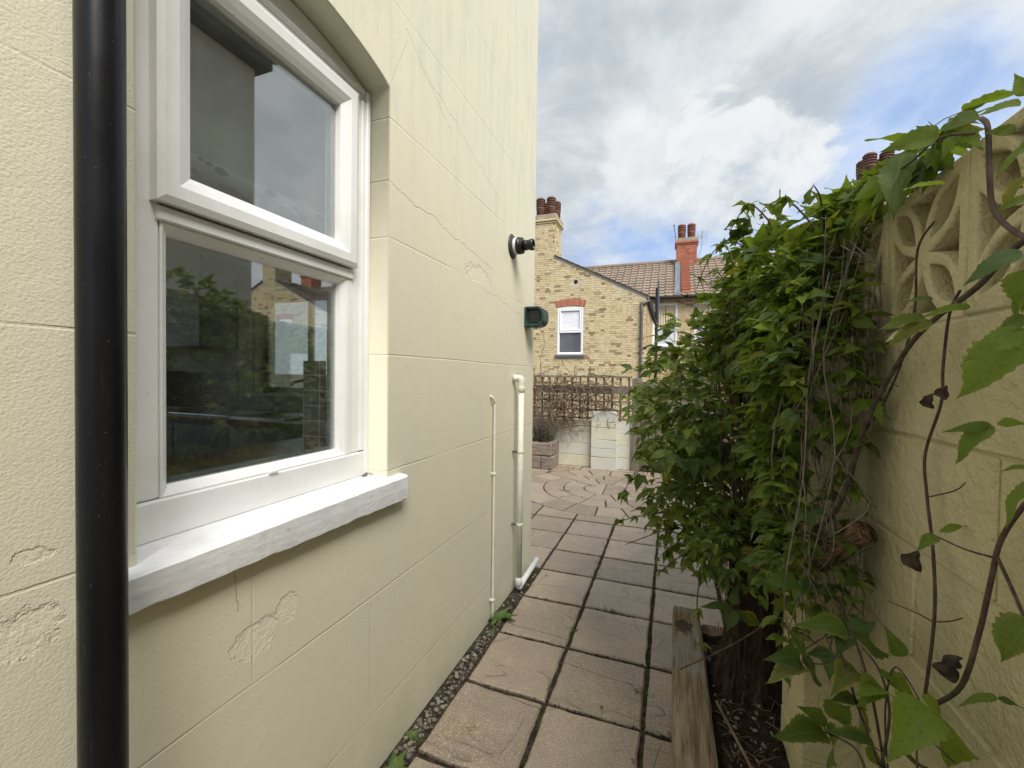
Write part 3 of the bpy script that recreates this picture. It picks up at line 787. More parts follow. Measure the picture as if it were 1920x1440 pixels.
boxo('drainer', (-4.1, 2.44, 1.201), (-3.35, 2.90, 1.215), 'steel', sk, .004)
bm = B()
for a, b in (((-3.34, 2.44, 1.201), (-2.75, 2.47, 1.216)), ((-3.34, 2.87, 1.201), (-2.75, 2.90, 1.216)), ((-3.34, 2.472, 1.201), (-3.31, 2.868, 1.216)), ((-2.78, 2.472, 1.201), (-2.75, 2.868, 1.216))): box(bm, a, b)
obj('rim', bm, 'steel', sk)
bm = B(); nb = 40; rows = []
for i in range(nb+1):
    y = .60 + .84*i/nb
    rows.append([bm.verts.new((-1.30+.004*math.sin(y*30), y, 2.78)), bm.verts.new((-1.30+.004*math.sin(y*30), y, 2.20)), bm.verts.new((-1.30+.010*math.sin(y*34), y, 2.135+.010*math.sin(y*22)))])
for i in range(nb):
    for k in range(2): bm.faces.new((rows[i][k], rows[i+1][k], rows[i+1][k+1], rows[i][k+1]))
bmesh.ops.solidify(bm, geom=bm.faces[:], thickness=.002)
tag(obj('window_blind', bm, 'blind_fabric', None, True), 'pale fabric blind with a leaf patterned hem behind the top sash', 'blind')

# ---- black downpipe
pc = Vector((-.957, .463))
dpipe = thing('downpipe', 'tall black plastic downpipe in front of the cream wall, left of the window', 'downpipe', (pc.x, pc.y, -.03))
obj('pipe', tube(B(), [(pc.x, pc.y, -.03+.3*k) for k in range(21)], .0345, 40), 'black_pipe', dpipe, True)
for z in (3.4, 5.2):
    obj('bracket', lathe(B(), [(.040, -.02), (.042, 0), (.040, .02)], (pc.x, pc.y, z), seg=32), 'black_pipe', dpipe, True)
    boxo('bracket_arm', (XW-.005, pc.y-.02, z-.014), (pc.x-.036, pc.y+.02, z+.014), 'black_pipe', dpipe)

# ---- boiler flue
fl = Vector((XW, 2.85, 2.485))
flue = thing('boiler_flue', 'black boiler flue stub with a round wall plate, high on the cream wall', 'flue', fl)
obj('wall_plate', lathe(B(), [(.083, .0005), (.086, .004), (.074, .012), (.056, .016)], fl, (1, 0, 0), 32), 'flue_grey', flue, True)
obj('seal_ring', lathe(B(), [(.054, .0165), (.057, .022), (.057, .036), (.053, .04)], fl, (1, 0, 0), 32), 'seal_white', flue, True)
obj('collar', lathe(B(), [(.055, .0405), (.059, .046), (.059, .060), (.053, .064), (.053, .070), (.057, .073), (.055, .080)], fl, (1, 0, 0), 32), 'flue_black', flue, True)
bm = B(); lathe(bm, [(.034, .078), (.034, .10), (.038, .104), (.034, .108), (.034, .128), (.039, .133), (.039, .158), (.033, .160), (.029, .158), (.029, .12)], fl, (1, 0, 0), 28)
obj('outlet_pipe', bm, 'flue_black', flue, True)

# ---- green floodlight near the corner
lc = Vector((XW, 3.20, 2.03))
lamp = thing('wall_light', 'dark green box-shaped outdoor wall light near the house corner', 'wall light', lc)
bm = B()
x0, x1, y0, y1, z0, z1 = XW+.001, XW+.155, 3.13, 3.28, 1.955, 2.105
V = lambda *c: bm.verts.new(c)
prof = [(x0, z0), (x0, z1), (x1-.04, z1), (x1-.006, z1-.022), (x1, z1-.05), (x1-.002, z0+.04), (x1-.02, z0+.012), (x1-.05, z0)]
A = [V(a, y0, b) for a, b in prof]; Bk = [V(a, y1, b) for a, b in prof]
cxm = (x0+x1)/2-.004; czm = (z0+z1)/2
In = [V(cxm+(a-cxm)*.80, y0, czm+(b-czm)*.78) for a, b in prof]; In2 = [V(cxm+(a-cxm)*.74, y0+.035, czm+(b-czm)*.72) for a, b in prof]
n = len(prof)
for i in range(n):
    j = (i+1) % n
    bm.faces.new((A[i], Bk[i], Bk[j], A[j])); bm.faces.new((A[i], A[j], In[j], In[i])); bm.faces.new((In[i], In[j], In2[j], In2[i]))
bm.faces.new(Bk[::-1]); bm.faces.new(In2)
bmesh.ops.bevel(bm, geom=[e for e in bm.edges if e.calc_length() > .03], offset=.004, segments=2, affect='EDGES')
obj('housing', bm, 'lamp_green', lamp)
obj('front_glass', box(B(), (x0+.03, y0+.028, z0+.028), (x1-.034, y0+.033, z1-.028), .002), 'lamp_glass', lamp)
obj('mounting_boss', lathe(B(), [(.02, 0), (.02, .012), (.014, .018)], (x0+.07, 3.2, z0-.019)), 'seal_white', lamp, True)
tag(obj('hanging_cable', tube(B(), smooth_path([(x0+.10, 3.2, z0-.005), (x0+.13, 3.21, z0-.06), (x0+.135, 3.23, z0-.14), (x0+.10, 3.26, z0-.24), (x0+.085, 3.3, z0-.34), (x0+.09, 3.33, z0-.46), (x0+.06, 3.36, z0-.58)], 5), .0022, 5), 'cable', None, True),
    'thin loose cable hanging from the green wall light', 'cable')

# ---- waste pipes
wx = -1.012
wp = thing('waste_pipe', 'thick cream waste pipe with an elbow near the house corner', 'pipe', (wx, 2.92, 0))
el = [(XW+.002, 2.90, 1.553), (wx-.03, 2.912, 1.553), (wx-.006, 2.918, 1.548), (wx, 2.92, 1.525), (wx, 2.92, 1.49)]
obj('elbow', tube(B(), smooth_path(el, 4), .0255, 16), 'cream_pipe', wp, True)
obj('pipe', tube(B(), [(wx, 2.92, 1.51), (wx, 2.925, .05)], .0215, 16), 'cream_pipe', wp, True)
obj('socket', lathe(B(), [(.0215, 0), (.026, .003), (.026, .045), (.0225, .05)], (wx, 2.92, 1.452), seg=20), 'cream_pipe', wp, True)
obj('coupling', lathe(B(), [(.022, 0), (.026, .004), (.026, .05), (.022, .055)], (wx, 2.925, .045), seg=20), 'white_pipe', wp, True)
obj('discharge_arm', tube(B(), [(wx, 2.918, .028), (wx+.004, 2.95, .032), (wx+.022, 3.30, .085)], .0215, 16), 'white_pipe', wp, True, label='bright white angled discharge end of the pipe')
for z in (1.02, .49):
    c = obj('pipe_clip', lathe(B(), [(.0235, -.010), (.0245, -.008), (.0245, .008), (.0235, .010)], (wx, 2.922, z), seg=20), 'cream_pipe', wp, True)
    obj('clip_arm', box(B(), (XW, 2.905, z-.008), (wx-.022, 2.922, z+.008), .002), 'grey_pipe', wp)
tx = -1.052
tp_ = thing('thin_pipe', 'thin cream-painted copper pipe running down the house wall', 'pipe', (tx, 2.525, 0))
obj('pipe', tube(B(), smooth_path([(XW+.001, 2.49, 1.440), (tx-.006, 2.50, 1.428), (tx, 2.52, 1.395), (tx, 2.525, 1.33), (tx, 2.527, .6), (tx, 2.53, -.03)], 5), .0085, 12), 'cream_pipe', tp_, True)
for z in (.94, .12):
    obj('pipe_clip', box(B(), (XW, 2.514, z-.008), (tx+.012, 2.542, z+.008), .004), 'cream_pipe', tp_)

# ------------------------------------------------------------------ garden wall on the right
gw = thing('garden_wall', 'cream painted blockwork garden wall with pierced screen blocks on top, right side', 'wall', (XR+.1, 1, 0))
obj('core', box(B(), (XR+.0045, -.8, -.11), (XR+.092, 3.9, 1.6835)), 'garden_block_paint', gw)
bmk = {}
def wall_block(x0, x1, y0, y1, z0, z1, parent, mat, name='block', j=.0022, axis='x'):
    bm = B(); box(bm, (x0, y0, z0), (x1, y1, z1), .004, j)
    return obj(name, bm, mat, parent)
courses = [-.10, .106, .331, .556, .781, 1.006, 1.231, 1.456, 1.681]
for r in range(len(courses)-1):
    z0, z1 = courses[r]+.0025, courses[r+1]-.0025
    y = -.8 + (.225 if r % 2 else 0) - .136
    while y < 3.9:
        y0, y1 = max(y+.0025, -.8), min(y+.45-.0025, 3.9)
        if y1-y0 > .05: wall_block(XR+U(-.0015, .002), XR+.10, y0, y1, z0, z1, gw, 'garden_block_paint')
        y += .45
# pier
PX, PY0, PY1 = XR-.125, 1.325, 1.54
for r in range(len(courses)-1):
    wall_block(PX, XR+.003, PY0, PY1, courses[r]+.001, courses[r+1]-.001, gw, 'garden_block_paint', 'pier_block', .0012)
obj('pier_core', box(B(), (PX+.004, PY0+.004, -.1), (XR-.003, PY1-.004, 1.679)), 'garden_block_paint', gw)
# one screen block: four leaf-shaped and four curved triangular openings
def lens(c0, c1, w, n=9):
    a, b = Vector(c0), Vector(c1); d = (b-a).normalized(); nn = Vector((-d.y, d.x)); P = []
    for k in range(n+1):
        t = k/n; P.append(a+(b-a)*t + nn*w*math.sin(math.pi*t))
    for k in range(1, n):
        t = 1-k/n; P.append(a+(b-a)*t - nn*w*math.sin(math.pi*t))
    return [tuple(p) for p in P]
def bow(p, q, s, n=6):
    a, b = Vector(p), Vector(q); d = b-a; nn = Vector((-d.y, d.x)); return [tuple(a+d*(k/n)+nn*s*math.sin(math.pi*k/n)) for k in range(n)]
holes = []
for k in range(4):
    rot = Matrix.Rotation(k*math.pi/2, 2)
    L = lens((.026, .026), (.114, .114), .0265)
    T = bow((-.058, .118), (.0, .024), .10) + bow((.0, .024), (.058, .118), .10) + [(.058, .118), (.0, .119)]
    for P in (L, T): holes.append([tuple(rot @ Vector(p)) for p in P])
hb = .1435
sb = sheet([[(-hb, -hb), (hb, -hb), (hb, hb), (-hb, hb)]] + holes, standX(0), .09, .005, 'screen_block')
sb.materials.append(MATS['garden_block_paint'])
rim = B()
for k in range(-2, 13):
    y = 1.107 + .292*(k-4)*1.0 + .292*4 - .0
y0s = 1.107 - .293*7
for k in range(16):
    inst('screen_block', sb, gw, Matrix.Translation((XR+.0905+U(-.0015, .0015), y0s+.293*k, 1.8265)) @ Matrix.Rotation(U(-.006, .006), 4, 'X'))
    if k < 15:
        mb = B(); box(mb, (XR+.004, y0s+.293*k+.1440, 1.684), (XR+.08, y0s+.293*k+.1490, 1.968)); obj('mortar_joint', mb, 'garden_block_paint', gw)

backing = thing('hole_backing', 'dark boards added just behind the pierced screen blocks to keep their holes dark', 'fence', (XR+.2, 1, 0))  # added boards that shut out light from behind, so the holes stay dark
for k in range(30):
    obj('board', box(B(), (XR+.100, -1.0+.163*k, -.1), (XR+.118, -1.0+.163*k+.16, 1.965+U(-.006, .0)), .003, .002), 'dark_backing', backing)
# ------------------------------------------------------------------ raised bed
def sleeper(name, x0, x1, y0, y1, z0, z1, label, mat='weathered_wood', along='y'):
    bm = B(); N = 24; rows = []
    for i in range(N+1):
        t = i/N
        if along == 'y':
            y = y0+(y1-y0)*t; o = [(x0, z0), (x1, z0), (x1, z1), ((x0+x1)/2, z1), (x0, z1)]
            e = .0
            rows.append([bm.verts.new((a+.004*mn.noise((y*9, a*40, b*11)), y, b+.004*mn.noise((y*7, a*50, b*3)))) for a, b in o])
        else:
            x = x0+(x1-x0)*t; o = [(y0, z0), (y1, z0), (y1, z1), ((y0+y1)/2, z1), (y0, z1)]
            rows.append([bm.verts.new((x, a+.004*mn.noise((x*9, a*40, b*11)), b+.004*mn.noise((x*7, a*50, b*3)))) for a, b in o])
    for i in range(N):
        for k in range(5): bm.faces.new((rows[i][k], rows[i+1][k], rows[i+1][(k+1) % 5], rows[i][(k+1) % 5]))
    bm.faces.new(rows[0][::-1]); bm.faces.new(rows[-1])
    bmesh.ops.recalc_face_normals(bm, faces=bm.faces[:])
    ed = [e for e in bm.edges if e.is_manifold and e.calc_face_angle(0) > .8]
    bmesh.ops.bevel(bm, geom=ed, offset=.007, segments=2, affect='EDGES')
    return tag(obj(name, bm, mat), label, 'timber sleeper')
sleeper('timber_sleeper', .030, .150, .70, 2.24, .226, .452, 'weathered grey-brown timber sleeper edging the raised bed, knotted at its far end')
sleeper('timber_sleeper', .033, .152, .70, 2.23, .0, .223, 'lower timber sleeper directly beneath the knotted bed edge')
sleeper('timber_sleeper', .155, .465, 2.12, 2.22, .0, .40, 'short cross timber closing the far end of the raised bed', along='x')
bm = B(); bmesh.ops.create_grid(bm, x_segments=26, y_segments=60, size=.5)
for v in bm.verts:
    x = .154 + (v.co.x+.5)*(.466-.154); y = .70 + (v.co.y+.5)*1.41
    z = .405 + .085*max(0, (x-.18)/.3) + .022*mn.noise((x*9, y*9, 0)) + .010*mn.noise((x*31, y*31, 3))
    v.co = Vector((x, y, z))
soil = obj('bed_soil', bm, 'bed_soil', None, True, 'structure')
def soil_z(x, y): return .405 + .085*max(0, (x-.18)/.3) + .022*mn.noise((x*9, y*9, 0))
bm = B()
for k in range(330):
    x, y = U(.16, .44), U(.85, 2.05); z = soil_z(x, y)+.006; a = U(0, 6.28); L = U(.02, .085)
    d = Vector((math.cos(a), math.sin(a), U(-.05, .12)))*L
    tube(bm, [Vector((x, y, z)), Vector((x, y, z))+d*.5+Vector((0, 0, U(0, .008))), Vector((x, y, z))+d], U(.0008, .0019), 3)
o = obj('bed_litter', bm, 'twig_brown', kind='stuff'); 
bm = B()
for k in range(120):
    x, y = U(.16, .42), U(.9, 2.0); z = soil_z(x, y)+.004; s = U(.004, .011)
    r = bmesh.ops.create_icosphere(bm, subdivisions=1, radius=s, matrix=Matrix.Translation((x, y, z)) @ Euler((U(0, 3), U(0, 3), 0)).to_matrix().to_4x4() @ Matrix.Diagonal((1, .7, .5, 1)))
obj('bed_crumbs', bm, 'pebble', kind='stuff')
p0, p1 = Vector((.17, 1.62, .452)), Vector((.315, 1.02, .47))
tag(obj('bare_cane', tube(B(), smooth_path([p0, (p0+p1)/2+Vector((0, 0, .012)), p1], 5), .0048, 8), 'twig_brown', None, True), 'bare brown cane lying on the dark soil beside the sleeper', 'cane')

# ------------------------------------------------------------------ leaves
LW = [(0, 0), (.05, .40), (.13, .78), (.24, .98), (.33, 1.0), (.45, .89), (.57, .69), (.69, .45), (.79, .26), (.89, .12), (1, 0)]
def leaf_w(t):
    for (a, p), (b, q) in zip(LW, LW[1:]):
        if t <= b: return p+(q-p)*(t-a)/(b-a)
    return 0
def leaflet(bm, uvl, mw, L, W, fold, droop, teeth=3, n=8, twist=0.0):
    rows = []
    for i in range(n+1):
        t = i/n
        w_ = leaf_w(t) * W
        if teeth and .18 < t < .88: w_ *= 1.0 + (.085 if n > 10 else .05)*(1 if i % 2 else -1)
        y = L*t; z = -droop*L*t*t; a = twist*t
        row = []
        for s in (-1, -.5, 0, .5, 1):
            if w_ == 0 and s != 0: row.append(None); continue
            X = s*w_; Z = z + abs(s)*w_*fold + .04*L*math.sin(9*t+s*2.3)*abs(s)
            row.append((bm.verts.new(mw @ Vector((X*math.cos(a)-Z*math.sin(a)*0, y-abs(s)*w_*.12, Z+X*math.sin(a)))), s, t))
        rows.append(row)
    for i in range(n):
        a, b = rows[i], rows[i+1]
        for k in range(4):
            q = [a[k] or a[2], a[k+1] or a[2], b[k+1] or b[2], b[k] or b[2]]
            seen = []; 
            for e in q:
                if e not in seen: seen.append(e)
            if len(seen) < 3: continue
            f = bm.faces.new([e[0] for e in seen]); f.smooth = True
            for lp, e in zip(f.loops, seen): lp[uvl].uv = (e[1], e[2])
def leaf_bm(bm, uvl, base, s, hi=False, rng=random):
    """a leaf of three leaflets on a stalk; base maps +y to the leaf's direction and +z to its face"""
    n = 14 if hi else 8
    st = base @ Vector((0, 0, 0)); nd = base @ Vector((0, .55*s, .03*s))
    tube(bm, [st, (st+nd)/2 + (base.to_3x3() @ Vector((0, 0, .04*s))), nd], .010*s+.0006, 3)
    for ang, L, W in ((rng.uniform(-8, 8), 1.0, .245), (rng.uniform(45, 70), .85, .22), (rng.uniform(-70, -45), .85, .22)):
        mw = base @ Matrix.Translation((0, .55*s, .03*s)) @ Matrix.Rotation(R(ang), 4, 'Z') @ Matrix.Rotation(R(rng.uniform(-28, 12)), 4, 'X') @ Matrix.Rotation(R(rng.uniform(-25, 25)), 4, 'Y')
        leaflet(bm, uvl, mw, L*s*rng.uniform(.85, 1.1), W*s*rng.uniform(.85, 1.15), rng.uniform(.1, .45), rng.uniform(.05, .35), 3, n, rng.uniform(-.5, .5))
def leaf_mesh(mat, hi=False):
    bm = B(); uvl = bm.loops.layers.uv.new('uv'); leaf_bm(bm, uvl, Matrix.Identity(4), 1.0, hi)
    me = bpy.data.meshes.new('leaf'); bm.to_mesh(me); bm.free(); me.materials.append(MATS[mat]); return me
def basis(pos, fwd, up):
    f = fwd.normalized(); u = (up - f*up.dot(f))
    if u.length < 1e-4: u = f.orthogonal()
    u.normalize(); s = f.cross(u)
    return Matrix(((s.x, f.x, u.x, pos.x), (s.y, f.y, u.y, pos.y), (s.z, f.z, u.z, pos.z), (0, 0, 0, 1)))
LEAVES = {k: [leaf_mesh(k, True) for _ in range(5)] for k in ('leaf_green', 'leaf_deep', 'leaf_bright')}

# ------------------------------------------------------------------ climbing shrub on its old trunk
TR = Vector((.315, 1.79, .40))
shrub = thing('climbing_shrub', 'big leafy green climber spilling over the passage from a thick shaggy trunk', 'climbing plant', TR)
bm = B(); rows = []
for i in range(15):
    t = i/14; z = .38+.66*t; cx = TR.x+.03*math.sin(t*3)-.02*t; cy = TR.y+.05*t
    rad = .112-.022*t+.035*(1-t)**4
    rows.append([bm.verts.new((cx+math.cos(a)*rad*(1+.16*mn.noise((math.cos(a)*3.2, math.sin(a)*3.2, t*1.3))+.09*math.sin(a*7+t*2)), cy+math.sin(a)*rad*(1+.16*mn.noise((math.cos(a)*3.2, math.sin(a)*3.2, t*1.3+5))+.09*math.sin(a*7+t*2)), z)) for a in [2*math.pi*k/36 for k in range(36)]])
for i in range(14):
    for k in range(36): bm.faces.new((rows[i][k], rows[i][(k+1) % 36], rows[i+1][(k+1) % 36], rows[i+1][k]))
bm.faces.new(rows[-1])
trunk = obj('trunk', bm, 'shaggy_bark', shrub, True)
bm = B()
for k in range(170):                                          # loose bark strips
    a = U(0, 6.28); z = U(.42, .98); r = .118+U(-.008, .014); L = U(.06, .2); wd_ = U(.003, .009)
    c = Vector((TR.x+math.cos(a)*r, TR.y+math.sin(a)*r, z)); tg = Vector((-math.sin(a), math.cos(a), 0))*wd_; out = Vector((math.cos(a), math.sin(a), 0))
    pts = [c+Vector((0, 0, -L*t))+out*(.012*math.sin(t*4+k))+tg*U(-1, 1)*.6 for t in (0, .33, .66, 1)]
    for p, q in zip(pts, pts[1:]):
        bm.faces.new([bm.verts.new(v) for v in (p-tg*.5, p+tg*.5, q+tg*.5, q-tg*.5)])
obj('bark_strip', bm, 'shaggy_bark', trunk, False, 'stuff')
b0 = Vector((.27, 1.62, .97)); b1 = atX(1622, 998, .425)
bp = smooth_path([Vector((.31, 1.80, .93)), b0+Vector((0, .02, -.01)), (b0+b1)/2+Vector((0, -.02, -.045)), b1], 5)
obj('cut_branch', tube(B(), bp, [.036-.010*i/(len(bp)-1)+.004*math.sin(i*1.7) for i in range(len(bp))], 14), 'fibrous_wood', shrub, True)
nrm = lambda v: v.normalized() if v.length > 1e-6 else Vector((0, 0, 1))
bm = B()
for k in range(230):                                           # frayed fibres along the cut branch
    t = U(.0, .93); i = int(t*(len(bp)-1)); p = bp[i] + nrm(Vector((U(-1, 1), U(-1, 1), U(-1, 1))))*U(.022, .030)
    d = (bp[min(i+1, len(bp)-1)]-bp[max(i-1, 0)]).normalized()
    tube(bm, [p, p+d*U(.02, .07)+Vector((U(-.006, .006), 0, U(-.006, .010)))], U(.0006, .0014), 3)
obj('bark_fibre', bm, 'twig_brown', shrub, False, 'stuff')

# crown as a union of ellipsoids in space
CROWN = [  # centre, radii, leaves, size
    ((.19, 2.20, 1.42), (.37, .55, .50), 800, .070),
    ((.28, 2.0, 1.76), (.15, .40, .27), 240, .068),
    ((.33, 1.80, 1.83), (.19, .46, .31), 520, .068),
    ((.11, 2.12, 1.02), (.26, .38, .30), 330, .064),
    ((.13, 2.95, 1.33), (.36, .45, .42), 300, .066),
    ((.455, 1.36, 2.01), (.055, .50, .07), 110, .066),
    ((.44, 1.55, 2.03), (.07, .22, .09), 60, .066),
    ((.24, 1.66, 1.0), (.19, .14, .18), 150, .056),
    ((.39, 1.52, 1.76), (.085, .30, .26), 190, .062),
    ((.34, 1.60, 1.32), (.12, .26, .28), 200, .058),
    ((.285, 1.40, 1.60), (.09, .22, .36), 300, .058),
    ((.30, 1.34, 1.12), (.07, .18, .30), 120, .054),
    ((.395, 1.23, 1.60), (.06, .09, .26), 60, .056),
    ((.375, 1.24, 1.15), (.07, .08, .30), 40, .052),
]
def nrm(v): return v.normalized() if v.length > 1e-6 else Vector((0, 0, 1))
spots = []
for (c, r, n, s) in CROWN:
    c = Vector(c)
    k = 0
    while k < n:
        d = nrm(Vector((random.gauss(0, 1), random.gauss(0, 1), random.gauss(0, 1))))
        rr = random.random()**.33*1.02
        # ragged outline
        rr *= 1 + .26*mn.noise(d*2.9+c*3)
        p = c + Vector((d.x*r[0], d.y*r[1], d.z*r[2]))*rr
        if p.x > .452 and p.z < 1.97: p.x = .452 - random.random()*.06
        if p.x > .33 and 1.30 < p.y < 1.56 and p.z < 1.7: p.x = .33 - random.random()*.05
        if p.z < .62: continue
        out = nrm(Vector((d.x/r[0], d.y/r[1], d.z/r[2])))
        spots.append((p, out, s*U(.55, 1.3))); k += 1
# shoots that arch out of the crown, with leaves at the nodes
SHOOTS = [
    [(.30, 1.75, 1.95), (.22, 1.74, 2.06), (.14, 1.80, 2.05), (.09, 1.88, 1.93)],
    [(.33, 1.60, 2.02), (.24, 1.62, 2.15), (.19, 1.70, 2.10)],
    [(.40, 1.45, 2.0), (.37, 1.38, 2.06), (.345, 1.34, 2.08)],
    [(.24, 1.95, 1.9), (.17, 1.98, 2.02), (.125, 2.02, 2.0)],
    [(.10, 2.1, 1.6), (-.07, 2.15, 1.64), (-.17, 2.25, 1.60)],
    [(.05, 2.1, 1.45), (-.14, 2.10, 1.52), (-.24, 2.15, 1.45)],
    [(.0, 2.1, 1.2), (-.15, 2.05, 1.12), (-.20, 1.98, 1.0)],
    [(.10, 2.0, 1.0), (-.05, 1.95, .98), (-.17, 1.95, .94), (-.21, 1.97, .91)],
    [(.15, 1.9, .9), (.03, 1.85, .83), (-.04, 1.88, .74)],
    [(.40, 1.35, 1.9), (.30, 1.38, 2.06), (.25, 1.42, 2.07)],
    [(.15, 1.75, .98), (.10, 1.60, .80), (.13, 1.50, .66)],
    [(.3, 1.5, 1.2), (.33, 1.35, 1.15), (.36, 1.22, 1.2)],
]
stem_bm = B(); 
for pts in SHOOTS:
    sp = smooth_path(pts, 6)
    tube(stem_bm, sp, [.0032-.0018*i/(len(sp)-1) for i in range(len(sp))], 5)
    for i in range(4, len(sp), 3):
        d = nrm(sp[min(i+1, len(sp)-1)]-sp[i-1]); side = d.cross(Vector((0, 0, 1))); side = nrm(side)
        for sg in (1, -1):
            if random.random() < .6: spots.append((sp[i], nrm(side*sg+d*U(.2, 1)+Vector((0, 0, U(-.5, .3)))), U(.036, .07)))
obj('arching_shoots', stem_bm, 'vine_bark', shrub, True, 'stuff')
cam_p = Vector((0, 0, H))
spots.sort(key=lambda q: (q[0]-cam_p).length/q[2])
fo_bm = B(); fo_uv = fo_bm.loops.layers.uv.new('uv')
for i, (p, out, s) in enumerate(spots):
    fwd = nrm(out*1.0 + Vector((U(-.8, .8), U(-.8, .8), U(-.55, .35))))
    up = nrm(Vector((U(-.6, .6), U(-.6, .6), 1.0)) + out*.45)
    mw = basis(p - fwd*s*.8, fwd, up)
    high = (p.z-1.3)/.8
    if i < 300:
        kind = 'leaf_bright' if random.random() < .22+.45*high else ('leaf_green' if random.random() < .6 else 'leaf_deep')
        inst('leaf', random.choice(LEAVES[kind]), shrub, mw @ Matrix.Scale(s, 4))
    else:
        leaf_bm(fo_bm, fo_uv, mw, s)
fo = bpy.data.meshes.new('foliage'); fo_bm.to_mesh(fo); fo_bm.free(); fo.materials.append(MATS['leaf_green'])
obj('foliage', fo, None, shrub, kind='stuff')
# stems inside: from the trunk head out through the crown, and a hanging tangle by the wall
bm = B()
for k in range(80):
    c, r, n, s = random.choice(CROWN[:4])
    e = Vector(c) + Vector((U(-1, 1)*r[0], U(-1, 1)*r[1], U(-1, 1)*r[2]))*.8
    a = Vector((TR.x+U(-.06, .06), TR.y+U(-.06, .08), U(.85, 1.02)))
    m1 = a.lerp(e, .4)+Vector((U(-.06, .06), U(-.06, .06), U(.0, .12))); m2 = a.lerp(e, .75)+Vector((U(-.06, .06), U(-.06, .06), U(-.03, .08)))
    sp = smooth_path([a, m1, m2, e], 4); tube(bm, sp, [U(.002, .0048)*(1-.5*i/len(sp)) for i in range(len(sp))], 5)
obj('inner_stems', bm, 'vine_bark', shrub, True, 'stuff')
bm = B()
for k in range(60):
    y = U(1.22, 2.2); x = XR - U(.01, .15); z0 = U(1.75, 2.02); z1 = U(.75, 1.45)
    pts = [Vector((x, y, z0)), Vector((x+U(-.05, .01), y+U(-.05, .05), z0*.7+z1*.3)), Vector((x+U(-.08, 0), y+U(-.06, .06), z0*.3+z1*.7)), Vector((x+U(-.06, 0), y+U(-.08, .08), z1))]
    for q in pts: q.x = min(q.x, (XR-.006) if q.z > 1.70 or not 1.29 < q.y < 1.57 else PX-.006)
    sp = smooth_path(pts, 4); r0 = U(.0012, .0024); tube(bm, sp, [r0*(.35+.65*min(1, i/4)) for i in range(len(sp))], 5)
for k in range(15):                                           # thin stems in front of the pier
    x, y = U(.33, .46), U(1.16, 1.29); z0, z1 = U(1.5, 1.95), U(.75, 1.25)
    pts = [Vector((x, y, z0)), Vector((x+U(-.06, .03), y+U(-.06, .06), z0*.75+z1*.25)), Vector((x+U(-.08, .02), y+U(-.07, .07), z0*.5+z1*.5)), Vector((x+U(-.09, .01), y+U(-.07, .08), z0*.22+z1*.78)), Vector((x+U(-.12, 0), y+U(-.05, .1), z1))]
    for q in pts: q.x = min(q.x, XR-.006)
    tube(bm, smooth_path(pts, 4), U(.0009, .0019), 5)
for k in range(30):
    y = U(1.2, 1.9); z = U(1.65, 2.0); a = U(0, 6.28)
    pts = [Vector((XR-U(.01, .09), y+math.cos(a+j)*.06*(1+j*.2), z+math.sin(a+j)*.05-j*.02)) for j in range(5)]
    tube(bm, smooth_path(pts, 4), .0013, 4)
obj('hanging_stems', bm, 'vine_grey', shrub, True, 'stuff')

# ------------------------------------------------------------------ creeper on the garden wall (right foreground)
creep = thing('wall_creeper', 'thin brown creeper stems with a few large bright leaves against the near block wall', 'climbing plant', atX(1760, 1315, XR-.03))
def stem(name, pts, rad, parent, mat='vine_bark', k=5):
    sp = smooth_path(pts, k); n = len(sp)
    rr = [rad[0]+(rad[1]-rad[0])*i/(n-1) for i in range(n)] if isinstance(rad, tuple) else rad
    return obj(name, tube(B(), sp, rr, 7), mat, parent, True)
A_ = lambda px, py, d=.03: atX(px, py, XR-d)
stem('stem', [A_(1755, 1320), A_(1803, 1285), A_(1835, 1190), A_(1858, 1090), A_(1878, 1010), A_(1935, 930), A_(2010, 860, .05)], (.0038, .0030), creep)
stem('stem', [A_(1735, 1300, .02), A_(1752, 1160, .02), A_(1750, 1040, .02), A_(1738, 930, .02), A_(1735, 850, .02), A_(1765, 755, .025), A_(1768, 690, .02), A_(1780, 590, .02), A_(1800, 545, .03)], (.0028, .0022), creep)
stem('stem', [A_(1480, 990, .12), A_(1560, 970, .10), A_(1625, 790, .06), A_(1690, 670, .05), A_(1745, 605, .045), A_(1830, 540, .05), A_(1885, 480, .06), A_(1960, 420, .06)], (.0050, .0042), creep)
stem('stem', [A_(1840, 222, .04), A_(1852, 240, .05), A_(1855, 330, .05), A_(1862, 390, .05), A_(1890, 425, .05), A_(1940, 455, .06)], (.0034, .0034), creep)
stem('stem', [A_(1600, 840, .03), A_(1665, 740, .03), A_(1712, 600, .03), A_(1720, 470, .04), A_(1752, 415, .05)], (.0028, .0018), creep)
stem('stem', [A_(1870, 1045, .03), A_(1900, 1110, .06), A_(1925, 1170, .08)], (.0024, .0018), creep)
stem('stem', [A_(1862, 1045), A_(1810, 1030, .035), A_(1755, 1005, .04)], (.0018, .0012), creep)
stem('stem', [A_(1752, 1168, .02), A_(1720, 1150, .03), A_(1665, 1127, .04)], (.0014, .0009), creep)
stem('stem', [A_(1752, 1166, .02), A_(1780, 1165, .03), A_(1805, 1159, .05)], (.0013, .0009), creep)
stem('stem', [A_(1740, 932, .02), A_(1790, 920, .03), A_(1810, 905, .04)], (.0013, .0009), creep)
stem('stem', [A_(1828, 250, .03), A_(1760, 260, .06), A_(1700, 310, .06), A_(1620, 360, .05)], (.0024, .0018), creep)
px_seed = lambda b: b[0]*.013+b[1]*.029
